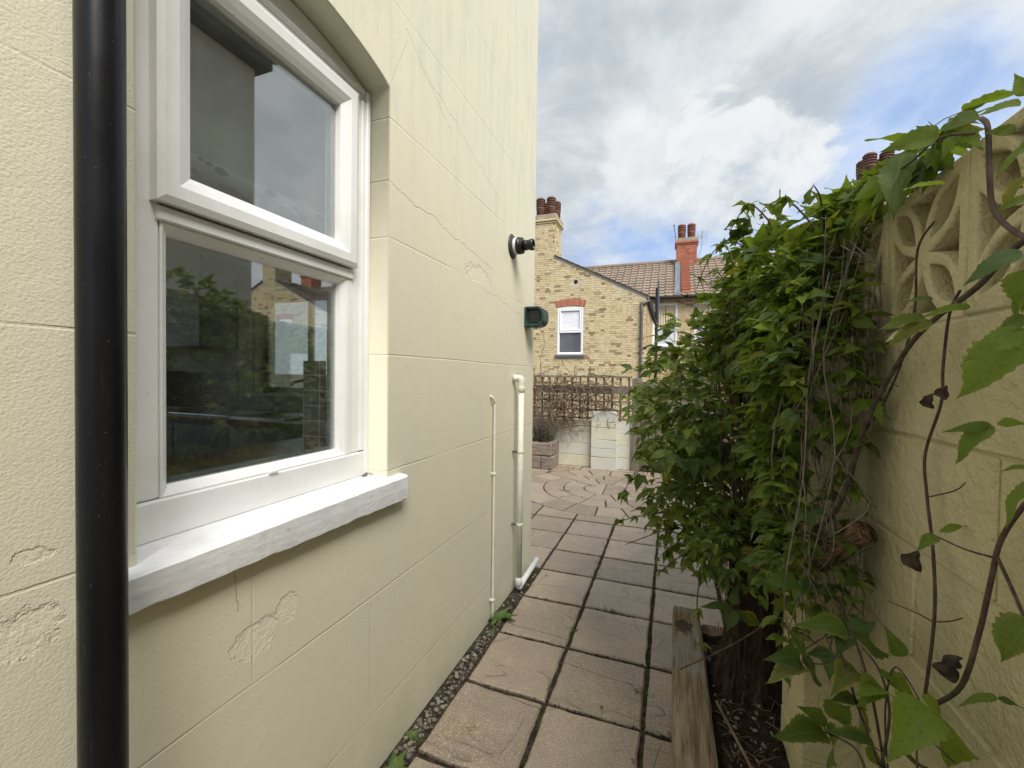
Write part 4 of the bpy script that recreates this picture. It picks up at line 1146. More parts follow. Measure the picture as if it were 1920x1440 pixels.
def one_leaf(parent, b, tip, d0, d1, wr=.30, mat='leaf_bright', roll=0.0, fold=.22, droop=.12, label=None, name='leaf', face=None):
    """single leaflet from one point on the wall's depth to another"""
    p = A_(*b, d0) if d0 < 9 else atY(b[0], b[1], d0-10); t_ = (p-Vector((0, 0, H))).dot(CF); q = Vector((0, 0, H)) + ray(*tip)*(t_*(1+.10*(d0-d1)/.05 if d0 < 9 else t_*1.0/t_)); L = (q-p).length
    if d0 < 9 and q.x > XR-.008: q = q*1.0; q.x = XR-.008
    bm = B(); uvl = bm.loops.layers.uv.new('uv')
    leaflet(bm, uvl, Matrix.Identity(4), 1.0, wr*.84*U(.92, 1.08), U(.12, .5), U(.05, .38), 3, 18, U(-.7, .7))
    bend = U(-.18, .18)
    for v in bm.verts: v.co.x += bend*v.co.y**2; v.co.z += .035*mn.noise((v.co.x*5, v.co.y*5, px_seed(b)))
    me = bpy.data.meshes.new('leaf'); bm.to_mesh(me); bm.free(); me.materials.append(MATS[mat])
    up = face or (cam_p-p).normalized()*.75 + Vector((0, 0, .75))
    mw = basis(p, q-p, up) @ Matrix.Rotation(R(roll), 4, 'Y') @ Matrix.Scale(L, 4)
    return inst(name, me, parent, mw, label)
for a in [((1918, 632), (1812, 755), .09, .07, .36, 'leaf_bright', 10), ((1925, 618), (1790, 668), .10, .07, .25, 'leaf_bright', -25),
          ((1922, 590), (1850, 640), .10, .08, .30, 'leaf_green', -20),
          ((1862, 798), (1772, 858), .07, .05, .27, 'leaf_bright', 10), ((1860, 797), (1768, 805), .07, .05, .20, 'leaf_bright', -30), ((1868, 796), (1935, 785), .07, .09, .28, 'leaf_bright', -15),
          ((1930, 880), (1872, 873), .10, .08, .32, 'leaf_bright', 20), ((1940, 905), (1850, 968), .10, .07, .26, 'leaf_bright', 25),
          ((1938, 1165), (1852, 1232), .10, .07, .34, 'leaf_green', 5),
          ((1915, 470), (1800, 528), .12, .09, .30, 'leaf_deep', 0), ((1925, 505), (1905, 590), .12, .10, .40, 'leaf_green', 0), ((1925, 545), (1880, 600), .12, .10, .25, 'leaf_bright', 0),
          ((1930, 265), (1860, 335), .10, .07, .28, 'leaf_bright', 15), ((1925, 330), (1870, 395), .10, .08, .25, 'leaf_green', 20), ((1930, 365), (1865, 402), .10, .08, .22, 'leaf_green', -20),
          ((1762, 255), (1645, 270), .06, .02, .28, 'leaf_green', -30), ((1835, 215), (1770, 232), .06, .06, .3, 'leaf_green', -20), ((1915, 190), (1836, 210), .07, .06, .26, 'leaf_bright', -15), ((1920, 180), (1912, 130), .08, .08, .3, 'leaf_bright', 0),
          ((1905, 245), (1845, 240), .07, .05, .28, 'leaf_green', -30), ((1698, 285), (1650, 405), .05, .06, .26, 'leaf_green', 15), ((1735, 280), (1790, 330), .05, .05, .28, 'leaf_green', 0), ((1770, 345), (1700, 350), .05, .05, .26, 'leaf_bright', 0),
          ((1755, 1003), (1722, 1025), .045, .05, .35, 'leaf_bright', 0), ((1762, 998), (1850, 990), .045, .05, .12, 'leaf_bright', 0),
          ((1745, 600), (1660, 640), .06, .05, .24, 'leaf_green', 10), ((1735, 595), (1640, 605), .06, .05, .22, 'leaf_green', -10), ((1820, 575), (1730, 582), .06, .05, .16, 'leaf_green', -10), ((1750, 560), (1700, 560), .06, .05, .2, 'leaf_deep', 0)]:
    one_leaf(creep, *a)
one_leaf(creep, (1702, 618), (1655, 636), .06, .05, .18, 'leaf_pale', 0, label='pale bleached leaf')
def dead_leaf(parent, px, py, d, s):
    bm = B(); bmesh.ops.create_grid(bm, x_segments=7, y_segments=7, size=1); c = A_(px, py, d)
    for v in bm.verts:
        x, y = v.co.x, v.co.y; x, y = x*math.sqrt(1-y*y/2), y*math.sqrt(1-x*x/2); k = 1-.25*y
        v.co = (CR*(x*.8*k+.3*mn.noise((x*1.5, y*1.5, px+9))) - CD*(y*.95+.3*mn.noise((x*1.6, y*1.6, py))) - CF*(.5*math.cos(x*2.2)+.5*mn.noise((x*1.8, y*1.8, px))))*s + c
    bmesh.ops.solidify(bm, geom=bm.faces[:], thickness=.0008)
    obj('dead_leaf', bm, 'leaf_dead', parent, True, label='curled dead brown leaf')
dead_leaf(creep, 1740, 752, .05, .013); dead_leaf(creep, 1768, 735, .05, .012); dead_leaf(creep, 1712, 1048, .05, .019); dead_leaf(creep, 1780, 1245, .05, .021)

# ---- young plant at the foot of the pier
yp = thing('young_climber', 'low young climber with three-part leaves growing at the foot of the near block wall', 'plant', A_(1650, 1440, .08))
S = lambda *pts, rad=(.0026, .0016): stem('stem', [A_(*p) for p in pts], rad, yp)
S((1655, 1450, .10), (1610, 1330, .13), (1578, 1230, .15), (1535, 1120, .17), (1500, 1050, .18))
S((1660, 1450, .09), (1640, 1330, .10), (1620, 1250, .11), (1595, 1180, .12), (1560, 1120, .13), (1540, 1080, .14))
S((1650, 1450, .10), (1668, 1340, .09), (1650, 1260, .10), (1618, 1215, .11))
S((1665, 1450, .09), (1660, 1330, .09), (1680, 1250, .08), (1740, 1340, .07), rad=(.0016, .0012))
S((1625, 1450, .13), (1600, 1400, .14), (1540, 1370, .16))
S((1575, 1232, .15), (1540, 1245, .17), (1505, 1240, .19), rad=(.0016, .0012))
S((1720, 1450, .07), (1725, 1380, .06), (1790, 1430, .05), rad=(.0018, .0012))
for a in [((1502, 1238), (1440, 1215), .19, .20, .30, 'leaf_deep', -10), ((1502, 1244), (1448, 1275), .19, .21, .34, 'leaf_deep', 5), ((1507, 1243), (1558, 1290), .19, .18, .32, 'leaf_deep', 0),
          ((1588, 1180), (1518, 1150), .13, .15, .28, 'leaf_deep', -10), ((1598, 1182), (1650, 1160), .12, .11, .34, 'leaf_deep', 0), ((1598, 1187), (1685, 1240), .12, .10, .28, 'leaf_deep', 10), ((1590, 1190), (1562, 1215), .13, .15, .35, 'leaf_deep', 0),
          ((1687, 1232), (1672, 1175), .08, .08, .30, 'leaf_green', 0),
          ((1648, 1285), (1608, 1285), .10, .12, .40, 'leaf_bright', 0), ((1655, 1270), (1690, 1258), .10, .09, .32, 'leaf_bright', 0), ((1652, 1290), (1620, 1318), .10, .12, .30, 'leaf_bright', 0), ((1665, 1282), (1745, 1318), .09, .07, .26, 'leaf_bright', 10),
          ((1745, 1330), (1665, 1390), .10, .13, .36, 'leaf_bright', 0), ((1745, 1330), (1860, 1430), .10, .07, .28, 'leaf_bright', 5), ((1742, 1328), (1760, 1365), .09, .09, .3, 'leaf_green', 0),
          ((1548, 1365), (1516, 1312), .16, .17, .30, 'leaf_green', 0), ((1545, 1368), (1470, 1385), .16, .19, .27, 'leaf_green', 0), ((1552, 1370), (1592, 1440), .16, .14, .28, 'leaf_green', 5), ((1556, 1345), (1600, 1318), .15, .13, .35, 'leaf_green', 0),
          ((1605, 1320), (1565, 1290), .13, .15, .30, 'leaf_deep', 0), ((1612, 1325), (1648, 1380), .13, .11, .26, 'leaf_green', 0), ((1610, 1260), (1555, 1258), .12, .15, .3, 'leaf_deep', 0),
          ((1680, 1405), (1750, 1432), .09, .07, .26, 'leaf_deep', 0), ((1640, 1400), (1575, 1372), .12, .14, .26, 'leaf_deep', 0), ((1870, 1308), (1790, 1305), .06, .05, .18, 'leaf_green', 0), ((1870, 1310), (1925, 1325), .06, .07, .2, 'leaf_green', 0), ((1630, 1425), (1700, 1450), .12, .10, .3, 'leaf_bright', 0),
          ((1500, 1100), (1440, 1075), .18, .20, .3, 'leaf_deep', 0), ((1505, 1105), (1560, 1085), .18, .16, .26, 'leaf_deep', 0), ((1505, 1110), (1535, 1140), .18, .17, .4, 'leaf_green', 0)]:
    one_leaf(yp, *a)
# small sprig over the trunk
sprig = [((1372, 1138), (1312, 1134), .0, .0, .22), ((1376, 1135), (1378, 1100), 0, 0, .33), ((1374, 1142), (1365, 1190), 0, 0, .34), ((1380, 1145), (1398, 1172), 0, 0, .34), ((1385, 1152), (1448, 1180), 0, 0, .22)]
for b, tq, _a, _b, wr in sprig:
    one_leaf(shrub, b, tq, 11.60, 11.60, wr, 'leaf_deep', name='low_leaf')
stem('long_twig', [atY(1275, 1255, 1.50), atY(1380, 1205, 1.52), atY(1460, 1150, 1.54), atY(1520, 1085, 1.50)], (.0022, .0032), shrub)
stem('long_twig', [atY(1172, 1021, 1.95), atY(1215, 1005, 1.98), atY(1270, 985, 2.02), atY(1330, 960, 2.06)], (.0016, .0026), shrub)

# ------------------------------------------------------------------ far end of the patio: low block wall, trellis, gate
YB = 7.44
bw = thing('back_wall', 'low pale painted block wall with a taller pier at the back of the patio', 'wall', (-1.8, YB, 0))
obj('core', box(B(), (-3.9, YB+.008, -.1), (-.62, YB+.095, .80)), 'pale_block_paint', bw)
for r in range(4):
    z0, z1 = .0+.205*r-.006, .205*(r+1)-.012
    x = -.62 - (.22 if r % 2 else .02)
    edges = [-.62]
    while x > -3.9: edges.append(x); x -= .445
    edges.append(-3.9)
    for a, b in zip(edges, edges[1:]):
        if a-b > .06: wall_block(b+.005, a-.005, YB, YB+.1, z0+.005, z1, bw, 'pale_block_paint', 'block', .002)
for r, (z0, z1) in enumerate(((-.01, .20), (.207, .35), (.357, .50), (.507, .71), (.717, .80), (.807, .985))):
    wall_block(-1.262, -.832, YB-.105, YB-.003, z0, z1, bw, 'pale_block_paint', 'pier_block', .004)
tr = thing('trellis', 'weathered grey wooden trellis standing on the low back wall', 'trellis', (-1.6, YB+.05, .8))
for z0, z1, m_ in ((1.555, 1.59, 0), (1.285, 1.415, 1), (1.135, 1.165, 0), (.985, 1.015, 0), (.835, .865, 0)):
    obj('rail', box(B(), (-3.9, YB+.012+.002*m_, z0), (-.615, YB+.034, z1), .002, .002), 'grey_wood', tr)
x = -.66
while x > -3.9:
    obj('slat', box(B(), (x-.016, YB+.036, .815), (x+.016, YB+.056, 1.583), .002, .003), 'grey_wood', tr); x -= .139
post = boxo('fence_post', (-.60, YB-.04, -.1), (-.47, YB+.09, 1.56), 'grey_wood', None, .006)
tag(post, 'square grey timber post at the right end of the trellis', 'post')
gate = thing('garden_gate', 'grey vertical-board timber gate partly hidden behind the climber', 'gate', (.0, YB+.1, 0))
for k in range(10):
    obj('board', box(B(), (-.455+k*.125, YB+.03, .04), (-.337+k*.125, YB+.05, 1.50+U(-.01, .01)), .003, .002), 'grey_wood', gate)
for z in (.3, 1.38): obj('rail', box(B(), (-.455, YB+.005, z), (.79, YB+.028, z+.10), .003), 'grey_wood', gate)
obj('brace', sheet([[(-.44, 1.30), (-.37, 1.37), (.1, .78), (.03, .71)]], standY(YB+.003), .02, 0, 'brace'), 'grey_wood', gate)
obj('latch', box(B(), (-.455, YB-.01, 1.42), (-.30, YB+.003, 1.45), .002), 'grey_pipe', gate)
fn = thing('back_fence', 'plain grey board fence continuing right of the gate', 'fence', (2.5, YB+.1, 0))
for k in range(30):
    obj('board', box(B(), (.82+k*.125, YB+.03, .0), (.938+k*.125, YB+.05, 1.52+U(-.01, .01)), .003, .002), 'grey_wood', fn)
# bare vine over the trellis
vn = thing('bare_vine', 'tangled bare brown vine sprawling over the trellis and low wall', 'vine', (-1.95, YB-.05, 0))
for pts in ([(-1.93, 7.3, .42), (-1.85, 7.33, .66), (-1.66, 7.33, .84), (-1.45, 7.36, .95), (-1.25, 7.38, 1.0), (-.95, 7.39, 1.03), (-.68, 7.4, .99)],
            [(-1.9, 7.3, .66), (-1.6, 7.34, .72), (-1.35, 7.36, .73), (-1.27, 7.4, .72)],
            [(-1.75, 7.33, .8), (-1.5, 7.35, 1.06), (-1.3, 7.36, 1.22), (-1.0, 7.37, 1.38), (-.85, 7.38, 1.5)],
            [(-1.9, 7.32, 1.42), (-1.6, 7.35, 1.48), (-1.3, 7.36, 1.22), (-1.1, 7.37, 1.05)],
            [(-1.3, 7.38, 1.76), (-1.29, 7.38, 1.62), (-1.05, 7.4, 1.6), (-.85, 7.4, 1.58)]):
    stem('main_stem', pts, (.011, .006), vn, 'twig_brown')
bm = B()
for k in range(900):
    x = -2.9 + 2.0*random.random()**.8; 
    dens = 1 if x < -1.45 else .35
    if random.random() > dens: continue
    z = U(.72, 1.52) if x < -1.5 else U(.98, 1.5); a = U(0, 6.28); p = Vector((x, YB-U(-.02, .16), z)); pts = [p]; d = Vector((math.cos(a), U(-.3, .3), math.sin(a)))
    for j in range(5):
        d = nrm(d+Vector((U(-.6, .6), U(-.3, .3), U(-.7, .45)))); pts.append(pts[-1]+d*U(.05, .11))
        pts[-1].y = min(max(pts[-1].y, YB-.2), YB+.06)
    tube(bm, pts, U(.0022, .0062), 3)
obj('twigs', bm, 'twig_brown', vn, False, 'stuff')
bm = B(); uvl = bm.loops.layers.uv.new('uv')
for k in range(110):
    x = U(-2.6, -.7); z = U(.75, 1.72) if random.random() < .8 else U(.55, .8); p = Vector((x, YB-U(.0, .16), z))
    leaf_bm(bm, uvl, basis(p, nrm(Vector((U(-1, 1), U(-1, .2), U(-.8, .6)))), Vector((U(-.4, .4), -.6, 1))), U(.018, .034))
me = bpy.data.meshes.new('sparse'); bm.to_mesh(me); bm.free(); me.materials.append(MATS['leaf_green'])
obj('sparse_leaves', me, None, vn, kind='stuff')
# planter of sleepers with lavender
pl = thing('planter', 'chunky planter box built of two layers of old timber sleepers', 'planter', (-2.2, 7.12, 0))
for (x0, x1, y0, y1, z0, z1) in ((-2.75, -1.86, 6.93, 7.05, .225, .44), (-1.955, -1.84, 7.053, 7.40, .222, .45), (-2.75, -2.04, 6.93, 7.05, .0, .22), (-2.035, -1.84, 6.925, 7.05, .0, .218), (-1.95, -1.842, 7.053, 7.40, .0, .219), (-2.75, -2.65, 7.053, 7.40, 0, .44)):
    obj('timber', box(B(), (x0, y0, z0), (x1, y1, z1), .014, .005), 'sleeper_wood', pl)
obj('soil', box(B(), (-2.648, 7.052, .05), (-1.957, 7.40, .405)), 'bed_soil', pl)
bm = B()
for k in range(130):
    bmesh.ops.create_icosphere(bm, subdivisions=1, radius=U(.012, .024), matrix=Matrix.Translation((U(-2.6, -2.0), U(7.06, 7.3), .41+U(0, .03))) @ Matrix.Diagonal((1, .8, .6, 1)))
obj('gravel_topping', bm, 'leaf_litter', pl, False, 'stuff')
lv = thing('lavender_plant', 'spiky grey-green lavender growing in the timber planter', 'plant', (-2.05, 7.16, .41))
bm = B(); uvl = bm.loops.layers.uv.new('uv'); bs = B()
for k in range(190):
    p = Vector((-2.08+random.gauss(0, .09), 7.17+random.gauss(0, .05), .41)); L = U(.22, .66)*(.55 if random.random() < .4 else 1)
    q = p + Vector((random.gauss(0, .20)*L, random.gauss(0, .14)*L-.02, L)); tube(bs, [p, p.lerp(q, .5)+Vector((0, 0, .02)), q], .002, 3)
    for j in range(10):
        t = U(.1, .8)*U(.5, 1); a = U(0, 6.28)
        leaflet(bm, uvl, basis(p.lerp(q, t), nrm(Vector((math.cos(a), math.sin(a), .8))), Vector((0, 0, 1))), U(.04, .075), .005, .1, .1, 0, 3)
obj('stems', bs, 'vine_grey', lv, False, 'stuff')
me = bpy.data.meshes.new('lav'); bm.to_mesh(me); bm.free(); me.materials.append(MATS['lavender_green']); obj('leaves', me, None, lv, kind='stuff')

# fallen leaves and small litter on the patio
fl_me = []
for k in range(3):
    bm = B(); uvl = bm.loops.layers.uv.new('uv'); leaflet(bm, uvl, Matrix.Identity(4), 1, .32, .5, -.3, 3, 8, .6)
    me = bpy.data.meshes.new('fallen_leaf'); bm.to_mesh(me); bm.free(); me.materials.append(MATS['leaf_litter']); fl_me.append(me)
bm = B(); uvl = bm.loops.layers.uv.new('uv')
for k in range(70):
    if k < 45: x, y = U(-1.95, -1.5), U(7.12, 7.42)
    else: x, y = U(-1.4, .1), U(1.2, 7.2)
    leaflet(bm, uvl, Matrix.Translation((x, y, .006)) @ Euler((U(-.2, .2), U(-.3, .3), U(0, 6.28))).to_matrix().to_4x4(), U(.018, .04), .010, .4, -.2, 0, 4)
me = bpy.data.meshes.new('litter'); bm.to_mesh(me); bm.free(); me.materials.append(MATS['leaf_litter']); obj('leaf_litter', me, None, kind='stuff')

# ---- weeds
def weed(name, loc, n, L, label, cat='weed', spread=.5, W=.20):
    t = thing(name, label, cat, loc)
    for k in range(n):
        a = 2*math.pi*k/n+U(-.3, .3); bm = B(); uvl = bm.loops.layers.uv.new('uv')
        d = Vector((math.cos(a)*spread, math.sin(a)*spread, U(.5, 1.1))); l = L*U(.6, 1.1)
        leaflet(bm, uvl, basis(Vector(loc), nrm(d), Vector((0, 0, 1))), l, W*l, .25, .55, 3, 10, U(-.3, .3))
        me = bpy.data.meshes.new('leaf'); bm.to_mesh(me); bm.free(); me.materials.append(MATS['weed_green']); obj('leaf', me, None, t)
wl = atZ(938, 1163, -.01)
weed('dandelion', (-1.01, wl.y+.02, -.02), 11, .15, 'green dandelion weed growing from the pebbles below the thin pipe', spread=.9)
weed('small_weed', (-1.005, 1.42, -.02), 8, .07, 'small green weed among the nearest pebbles at the wall foot', spread=.8, W=.35)
weed('small_weed', (-1.03, 1.58, -.02), 6, .05, 'tiny green weed between pebbles a little beyond the nearest weed', spread=.8, W=.35)
# crumbs of soil, moss and grit lodged in the joints
bm = B(); bm2 = B()
for k in range(1500):
    if random.random() < .55: x, y = random.choice(xs[6:10])+random.gauss(0, .007), U(1.1, 4.8)
    else: x, y = U(-.96, .3), random.choice(ys[4:13])+random.gauss(0, .008)
    r = U(.0025, .007)
    bmesh.ops.create_icosphere(bm if random.random() < .7 else bm2, subdivisions=1, radius=r, matrix=Matrix.Translation((x, y, -.011+U(0, .007))) @ Matrix.Diagonal((1, U(.6, 1.4), .6, 1)))
obj('joint_grit', bm, 'joint_soil', pat, False, 'stuff'); obj('joint_moss', bm2, 'moss', pat, False, 'stuff')
bm = B(); uvl = bm.loops.layers.uv.new('uv')
for cx, cy, n in ((-.33, 2.893, 26), (-1.35, 5.75, 34), (-1.05, 6.15, 20), (-.98, 3.02, 10), (-.54, 2.6, 14), (-.09, 2.2, 14)):
    for k in range(n):
        a = U(0, 6.28); leaflet(bm, uvl, basis(Vector((cx+random.gauss(0, .04), cy+random.gauss(0, .008), -.012)), nrm(Vector((math.cos(a)*.7, math.sin(a)*.7, 1))), Vector((0, 0, 1))), U(.02, .06), .003, .2, .4, 0, 4)
me = bpy.data.meshes.new('joint'); bm.to_mesh(me); bm.free(); me.materials.append(MATS['weed_green']); obj('joint_grass', me, None, kind='stuff')

# ------------------------------------------------------------------ brick terrace beyond the gardens
def brick_face(bm, x0, x1, z0, z1, y, inside, proud=.008, bw=.225, bh=.075, axis='y', sgn=-1, rects=()):
    """bricks on a face; axis 'y': plane y, runs along x; axis 'x': plane x=y, runs along y"""
    r = 0; z = z0
    while z < z1-.02:
        zt = min(z+bh-.010, z1); x = x0 - (bw*.75 if r % 2 else 0); q_ = 0
        while x < x1:
            step = bw if q_ % 2 == 0 else bw/2
            a, b = max(x, x0), min(x+step-.010, x1)
            for (p_, s_, r_, t_) in rects:
                if zt > r_ and z < t_ and a < s_ and b > p_:
                    if (a+b)/2 < p_: b = p_-.004
                    elif (a+b)/2 > s_: a = s_+.004
            if b-a > .02 and inside((a+b)/2, (z+zt)/2, a, b, z, zt):
                yy = y + sgn*(proud+U(-.003, .003))
                if axis == 'y': P = [(a, z), (b, z), (b, zt), (a, zt)]; f = [bm.verts.new((u, yy, v)) for u, v in P]; k = [bm.verts.new((u, y, v)) for u, v in P]
                else: P = [(a, z), (b, z), (b, zt), (a, zt)]; f = [bm.verts.new((yy, u, v)) for u, v in P]; k = [bm.verts.new((y, u, v)) for u, v in P]
                bm.faces.new(f)
                for i in range(4): bm.faces.new((f[i], k[i], k[(i+1) % 4], f[(i+1) % 4]))
            x += step; q_ += 1
        z += bh; r += 1
def pot_mesh(h=.62, r=.14, mat='terracotta'):
    pr = [(r*.95, 0), (r*.98, h*.40), (r*1.08, h*.44), (r*1.02, h*.48)]
    z = h*.50
    for k in range(4):
        pr += [(r*.84, z), (r*.84, z+h*.035), (r*1.06, z+h*.045), (r*1.08, z+h*.085), (r*1.0, z+h*.095)]; z += h*.105
    pr += [(r*.95, z), (r*.85, h*.97), (r*.55, h), (r*.5, h*.98)]
    return mesh(lathe(B(), pr, (0, 0, 0), seg=18), mat, True, 'chimney_pot')
POT, POTR = pot_mesh(.66, .15), pot_mesh(.70, .165, 'terracotta_red')
YE, YM = 14.0, 18.0                       # extension gable face, main rear wall
EX0, EX1, XRG = -7.44, -.765, -4.10       # extension sides and ridge
ZE, ZR = 4.12, 5.78
th = thing('terraced_house', 'pair of yellow stock brick terraced houses with a gabled rear wing, over the trellis', 'house', (XRG, 16, 0), 'terraced houses behind the gardens')
slope = (ZR-ZE)/(EX1-XRG)
def rake(x): return ZR - slope*abs(x-XRG)
WZ0, WZ1 = 2.30, 3.86
wins = [(-3.60, -2.735, WZ0, WZ1)]
wins_all = wins + [(2*XRG+2.735, 2*XRG+3.60, WZ0, WZ1)]
def in_gable(cx, cz, a, b, z, zt):
    if zt > min(rake(a), rake(b))-.03: return False
    for (p, q, r_, s_) in wins_all:
        if b > p-.0 and a < q+.0 and zt > r_ and z < s_+.27 - .25*abs((cx-(p+q)/2))/.6: return False
        if b > p and a < q and zt > r_ and z < s_: return False
    if math.hypot(cx+3.0, cz-4.70) < .13: return False
    return True
gable_p = [(EX0, -.1), (EX1, -.1), (EX1, ZE), (XRG, ZR), (EX0, ZE)]
gh = [[(p, r_), (q, r_), (q, s_), (p, s_)] for p, q, r_, s_ in wins_all]
vent_h = [(-3.0+.075*math.cos(a), 4.70+.075*math.sin(a)) for a in [k*math.pi/8 for k in range(16)]]
obj('gable_wall', sheet([gable_p] + gh + [vent_h], standY(YE), .22, 0, 'gable'), 'mortar', th)
bm = B(); brick_face(bm, EX0, EX1, -.1, ZR, YE, in_gable, rects=wins_all); obj('brick_facing', bm, 'stock_brick', th, False, 'stuff')
bm = B(); brick_face(bm, YE, YM, -.1, ZE, EX1, lambda *q: True, axis='x', sgn=1); 
obj('side_brick_facing', bm, 'stock_brick', th, False, 'stuff')
obj('side_wall', box(B(), (EX1-.2, YE+.223, -.1), (EX1-.001, YM, ZE-.05)), 'mortar', th)
obj('side_wall', box(B(), (EX0+.001, YE+.223, -.1), (EX0+.2, YM, ZE-.05)), 'stock_brick', th)
for sgn in (-1, 1):                        # wing roof slopes, slightly over the rake
    bm = B(); xe = EX1+.08 if sgn > 0 else EX0-.08
    xs_ = XRG+.37 if sgn > 0 else XRG-.37
    for vs_ in ([(xs_, YE-.03, rake(xs_)+.03), (xe, YE-.03, rake(xe)+.03), (xe, YE+.89, rake(xe)+.03), (xs_, YE+.89, rake(xs_)+.03)], [(XRG, YE+.895, ZR+.03), (xe, YE+.895, rake(xe)+.03), (xe, YM+1.5, rake(xe)+.03), (XRG, YM+1.5, ZR+.03)]):
        f = bm.faces.new([bm.verts.new(v) for v in vs_])
    bmesh.ops.solidify(bm, geom=bm.faces[:], thickness=.05); obj('wing_roof', bm, 'roof_tile', th)
    nt = 16
    for k in range(nt):                    # verge tiles stepping down the rake
        a = xs_ + (xe-xs_)*k/nt; b = xs_ + (xe-xs_)*(k+1)/nt
        obj('verge_tile', sheet([[(a, rake(a)+.062), (b, rake(b)+.045), (b, rake(b)+.018), (a, rake(a)+.018)] if sgn > 0 else [(b, rake(b)+.045), (a, rake(a)+.062), (a, rake(a)+.018), (b, rake(b)+.018)]], standY(YE-.055), .25, 0, 'verge'), 'verge_brown', th)
    obj('verge_mortar', sheet([[(xs_, rake(xs_)+.016), (xe, rake(xe)+.016), (xe, rake(xe)-.05), (xs_, rake(xs_)-.05)] if sgn > 0 else [(xe, rake(xe)+.016), (xs_, rake(xs_)+.016), (xs_, rake(xs_)-.05), (xe, rake(xe)-.05)]], standY(YE-.012), .02, 0, 'vm'), 'mortar', th)
for (p, q, r_, s_) in wins_all:
    cx = (p+q)/2
    wn = bevel_frame('window', 0, q-p, 0, s_-r_, .075, .03, -.05, th, 'white_paint')
    wn.data.transform(Matrix(((0, 1, 0, p), (-1, 0, 0, YE+.02), (0, 0, 1, r_), (0, 0, 0, 1))))
    obj('transom', box(B(), (p+.07, YE-.015, 3.02), (q-.07, YE+.05, 3.10), .01), 'white_paint', wn)
    bmf = bevel_frame('sash', 0, q-p-.15, 0, .70, .05, .02, -.03, wn, 'white_paint'); bmf.data.transform(Matrix(((0, 1, 0, p+.075), (-1, 0, 0, YE+.0), (0, 0, 1, 3.09), (0, 0, 0, 1))))
    obj('pane', box(B(), (p+.09, YE+.025, 3.12), (q-.09, YE+.035, 3.77)), 'patterned_glass', wn)
    obj('pane', box(B(), (p+.07, YE+.03, r_+.07), (q-.07, YE+.04, 3.02)), 'far_glass_dark', wn)
    obj('sill', box(B(), (p-.06, YE-.07, r_-.09), (q+.05, YE+.05, r_-.003), .008), 'slate_grey', wn)
    bm = B(); nb = 15                       # red rubbed-brick arch
    for k in range(nb):
        t0 = (k+.05)/nb; t1 = (k+.92)/nb; zz = lambda t: s_ + .075*(1-(2*t-1)**2)
        xa, xb = p-.05+(q-p+.1)*t0, p-.05+(q-p+.1)*t1; sp_ = .09
        P = [(xa, zz(t0)), (xb, zz(t1)), (xb+(t1-.5)*sp_, zz(t1)+.215), (xa+(t0-.5)*sp_, zz(t0)+.215)]
        f = [bm.verts.new((a, YE-.018, b)) for a, b in P]; k2 = [bm.verts.new((a, YE+.05, b)) for a, b in P]
        bm.faces.new(f)
        for i in range(4): bm.faces.new((f[i], k2[i], k2[(i+1) % 4], f[(i+1) % 4]))
    obj('brick_arch', bm, 'red_brick', th)
    obj('window_head', sheet([[(p, s_-.002), (q, s_-.002)] + [(q-(q-p)*k/8, s_+.075*(1-(2*k/8-1)**2)-.006) for k in range(9)]], standY(YE+.01), .05, 0, 'head'), 'white_paint', wn)
# wing chimney
def chimney(x0, x1, y0, y1, z0, z1, mat, mort, parent, pots, pot, capmat, name='chimney', roof=None):
    c = obj(name, box(B(), (x0, y0, z0), (x1, y1, z1-.30)), mort, parent)
    bm = B(); T = lambda *q: True
    brick_face(bm, x0, x1, z0, z1-.30, y0, T); brick_face(bm, y0, y1, z0, z1-.30, x1, T, axis='x', sgn=1); brick_face(bm, y0, y1, z0, z1-.30, x0, T, axis='x', sgn=-1); brick_face(bm, x0, x1, z0, z1-.30, y1, T, sgn=1)
    obj('stack_bricks', bm, mat, c, False, 'stuff')
    for k, (e, a, b) in enumerate(((.035, z1-.30, z1-.235), (.07, z1-.233, z1-.16), (.055, z1-.158, z1-.0))):
        obj('corbel', box(B(), (x0-e, y0-e, a), (x1+e, y1+e, b), .01), capmat if k == 2 else mat, c)
    for x, y in pots: inst('chimney_pot', pot, c, Matrix.Translation((x, y, z1-.002)))
    return c
chimney(-4.47, -3.735, YE-.002, YE+.88, 5.15, 7.02, 'stock_brick', 'mortar', th, [(-4.30, YE+.2), (-3.93, YE+.2), (-3.86, YE+.62), (-4.3, YE+.62)], POT, 'stone_trim')
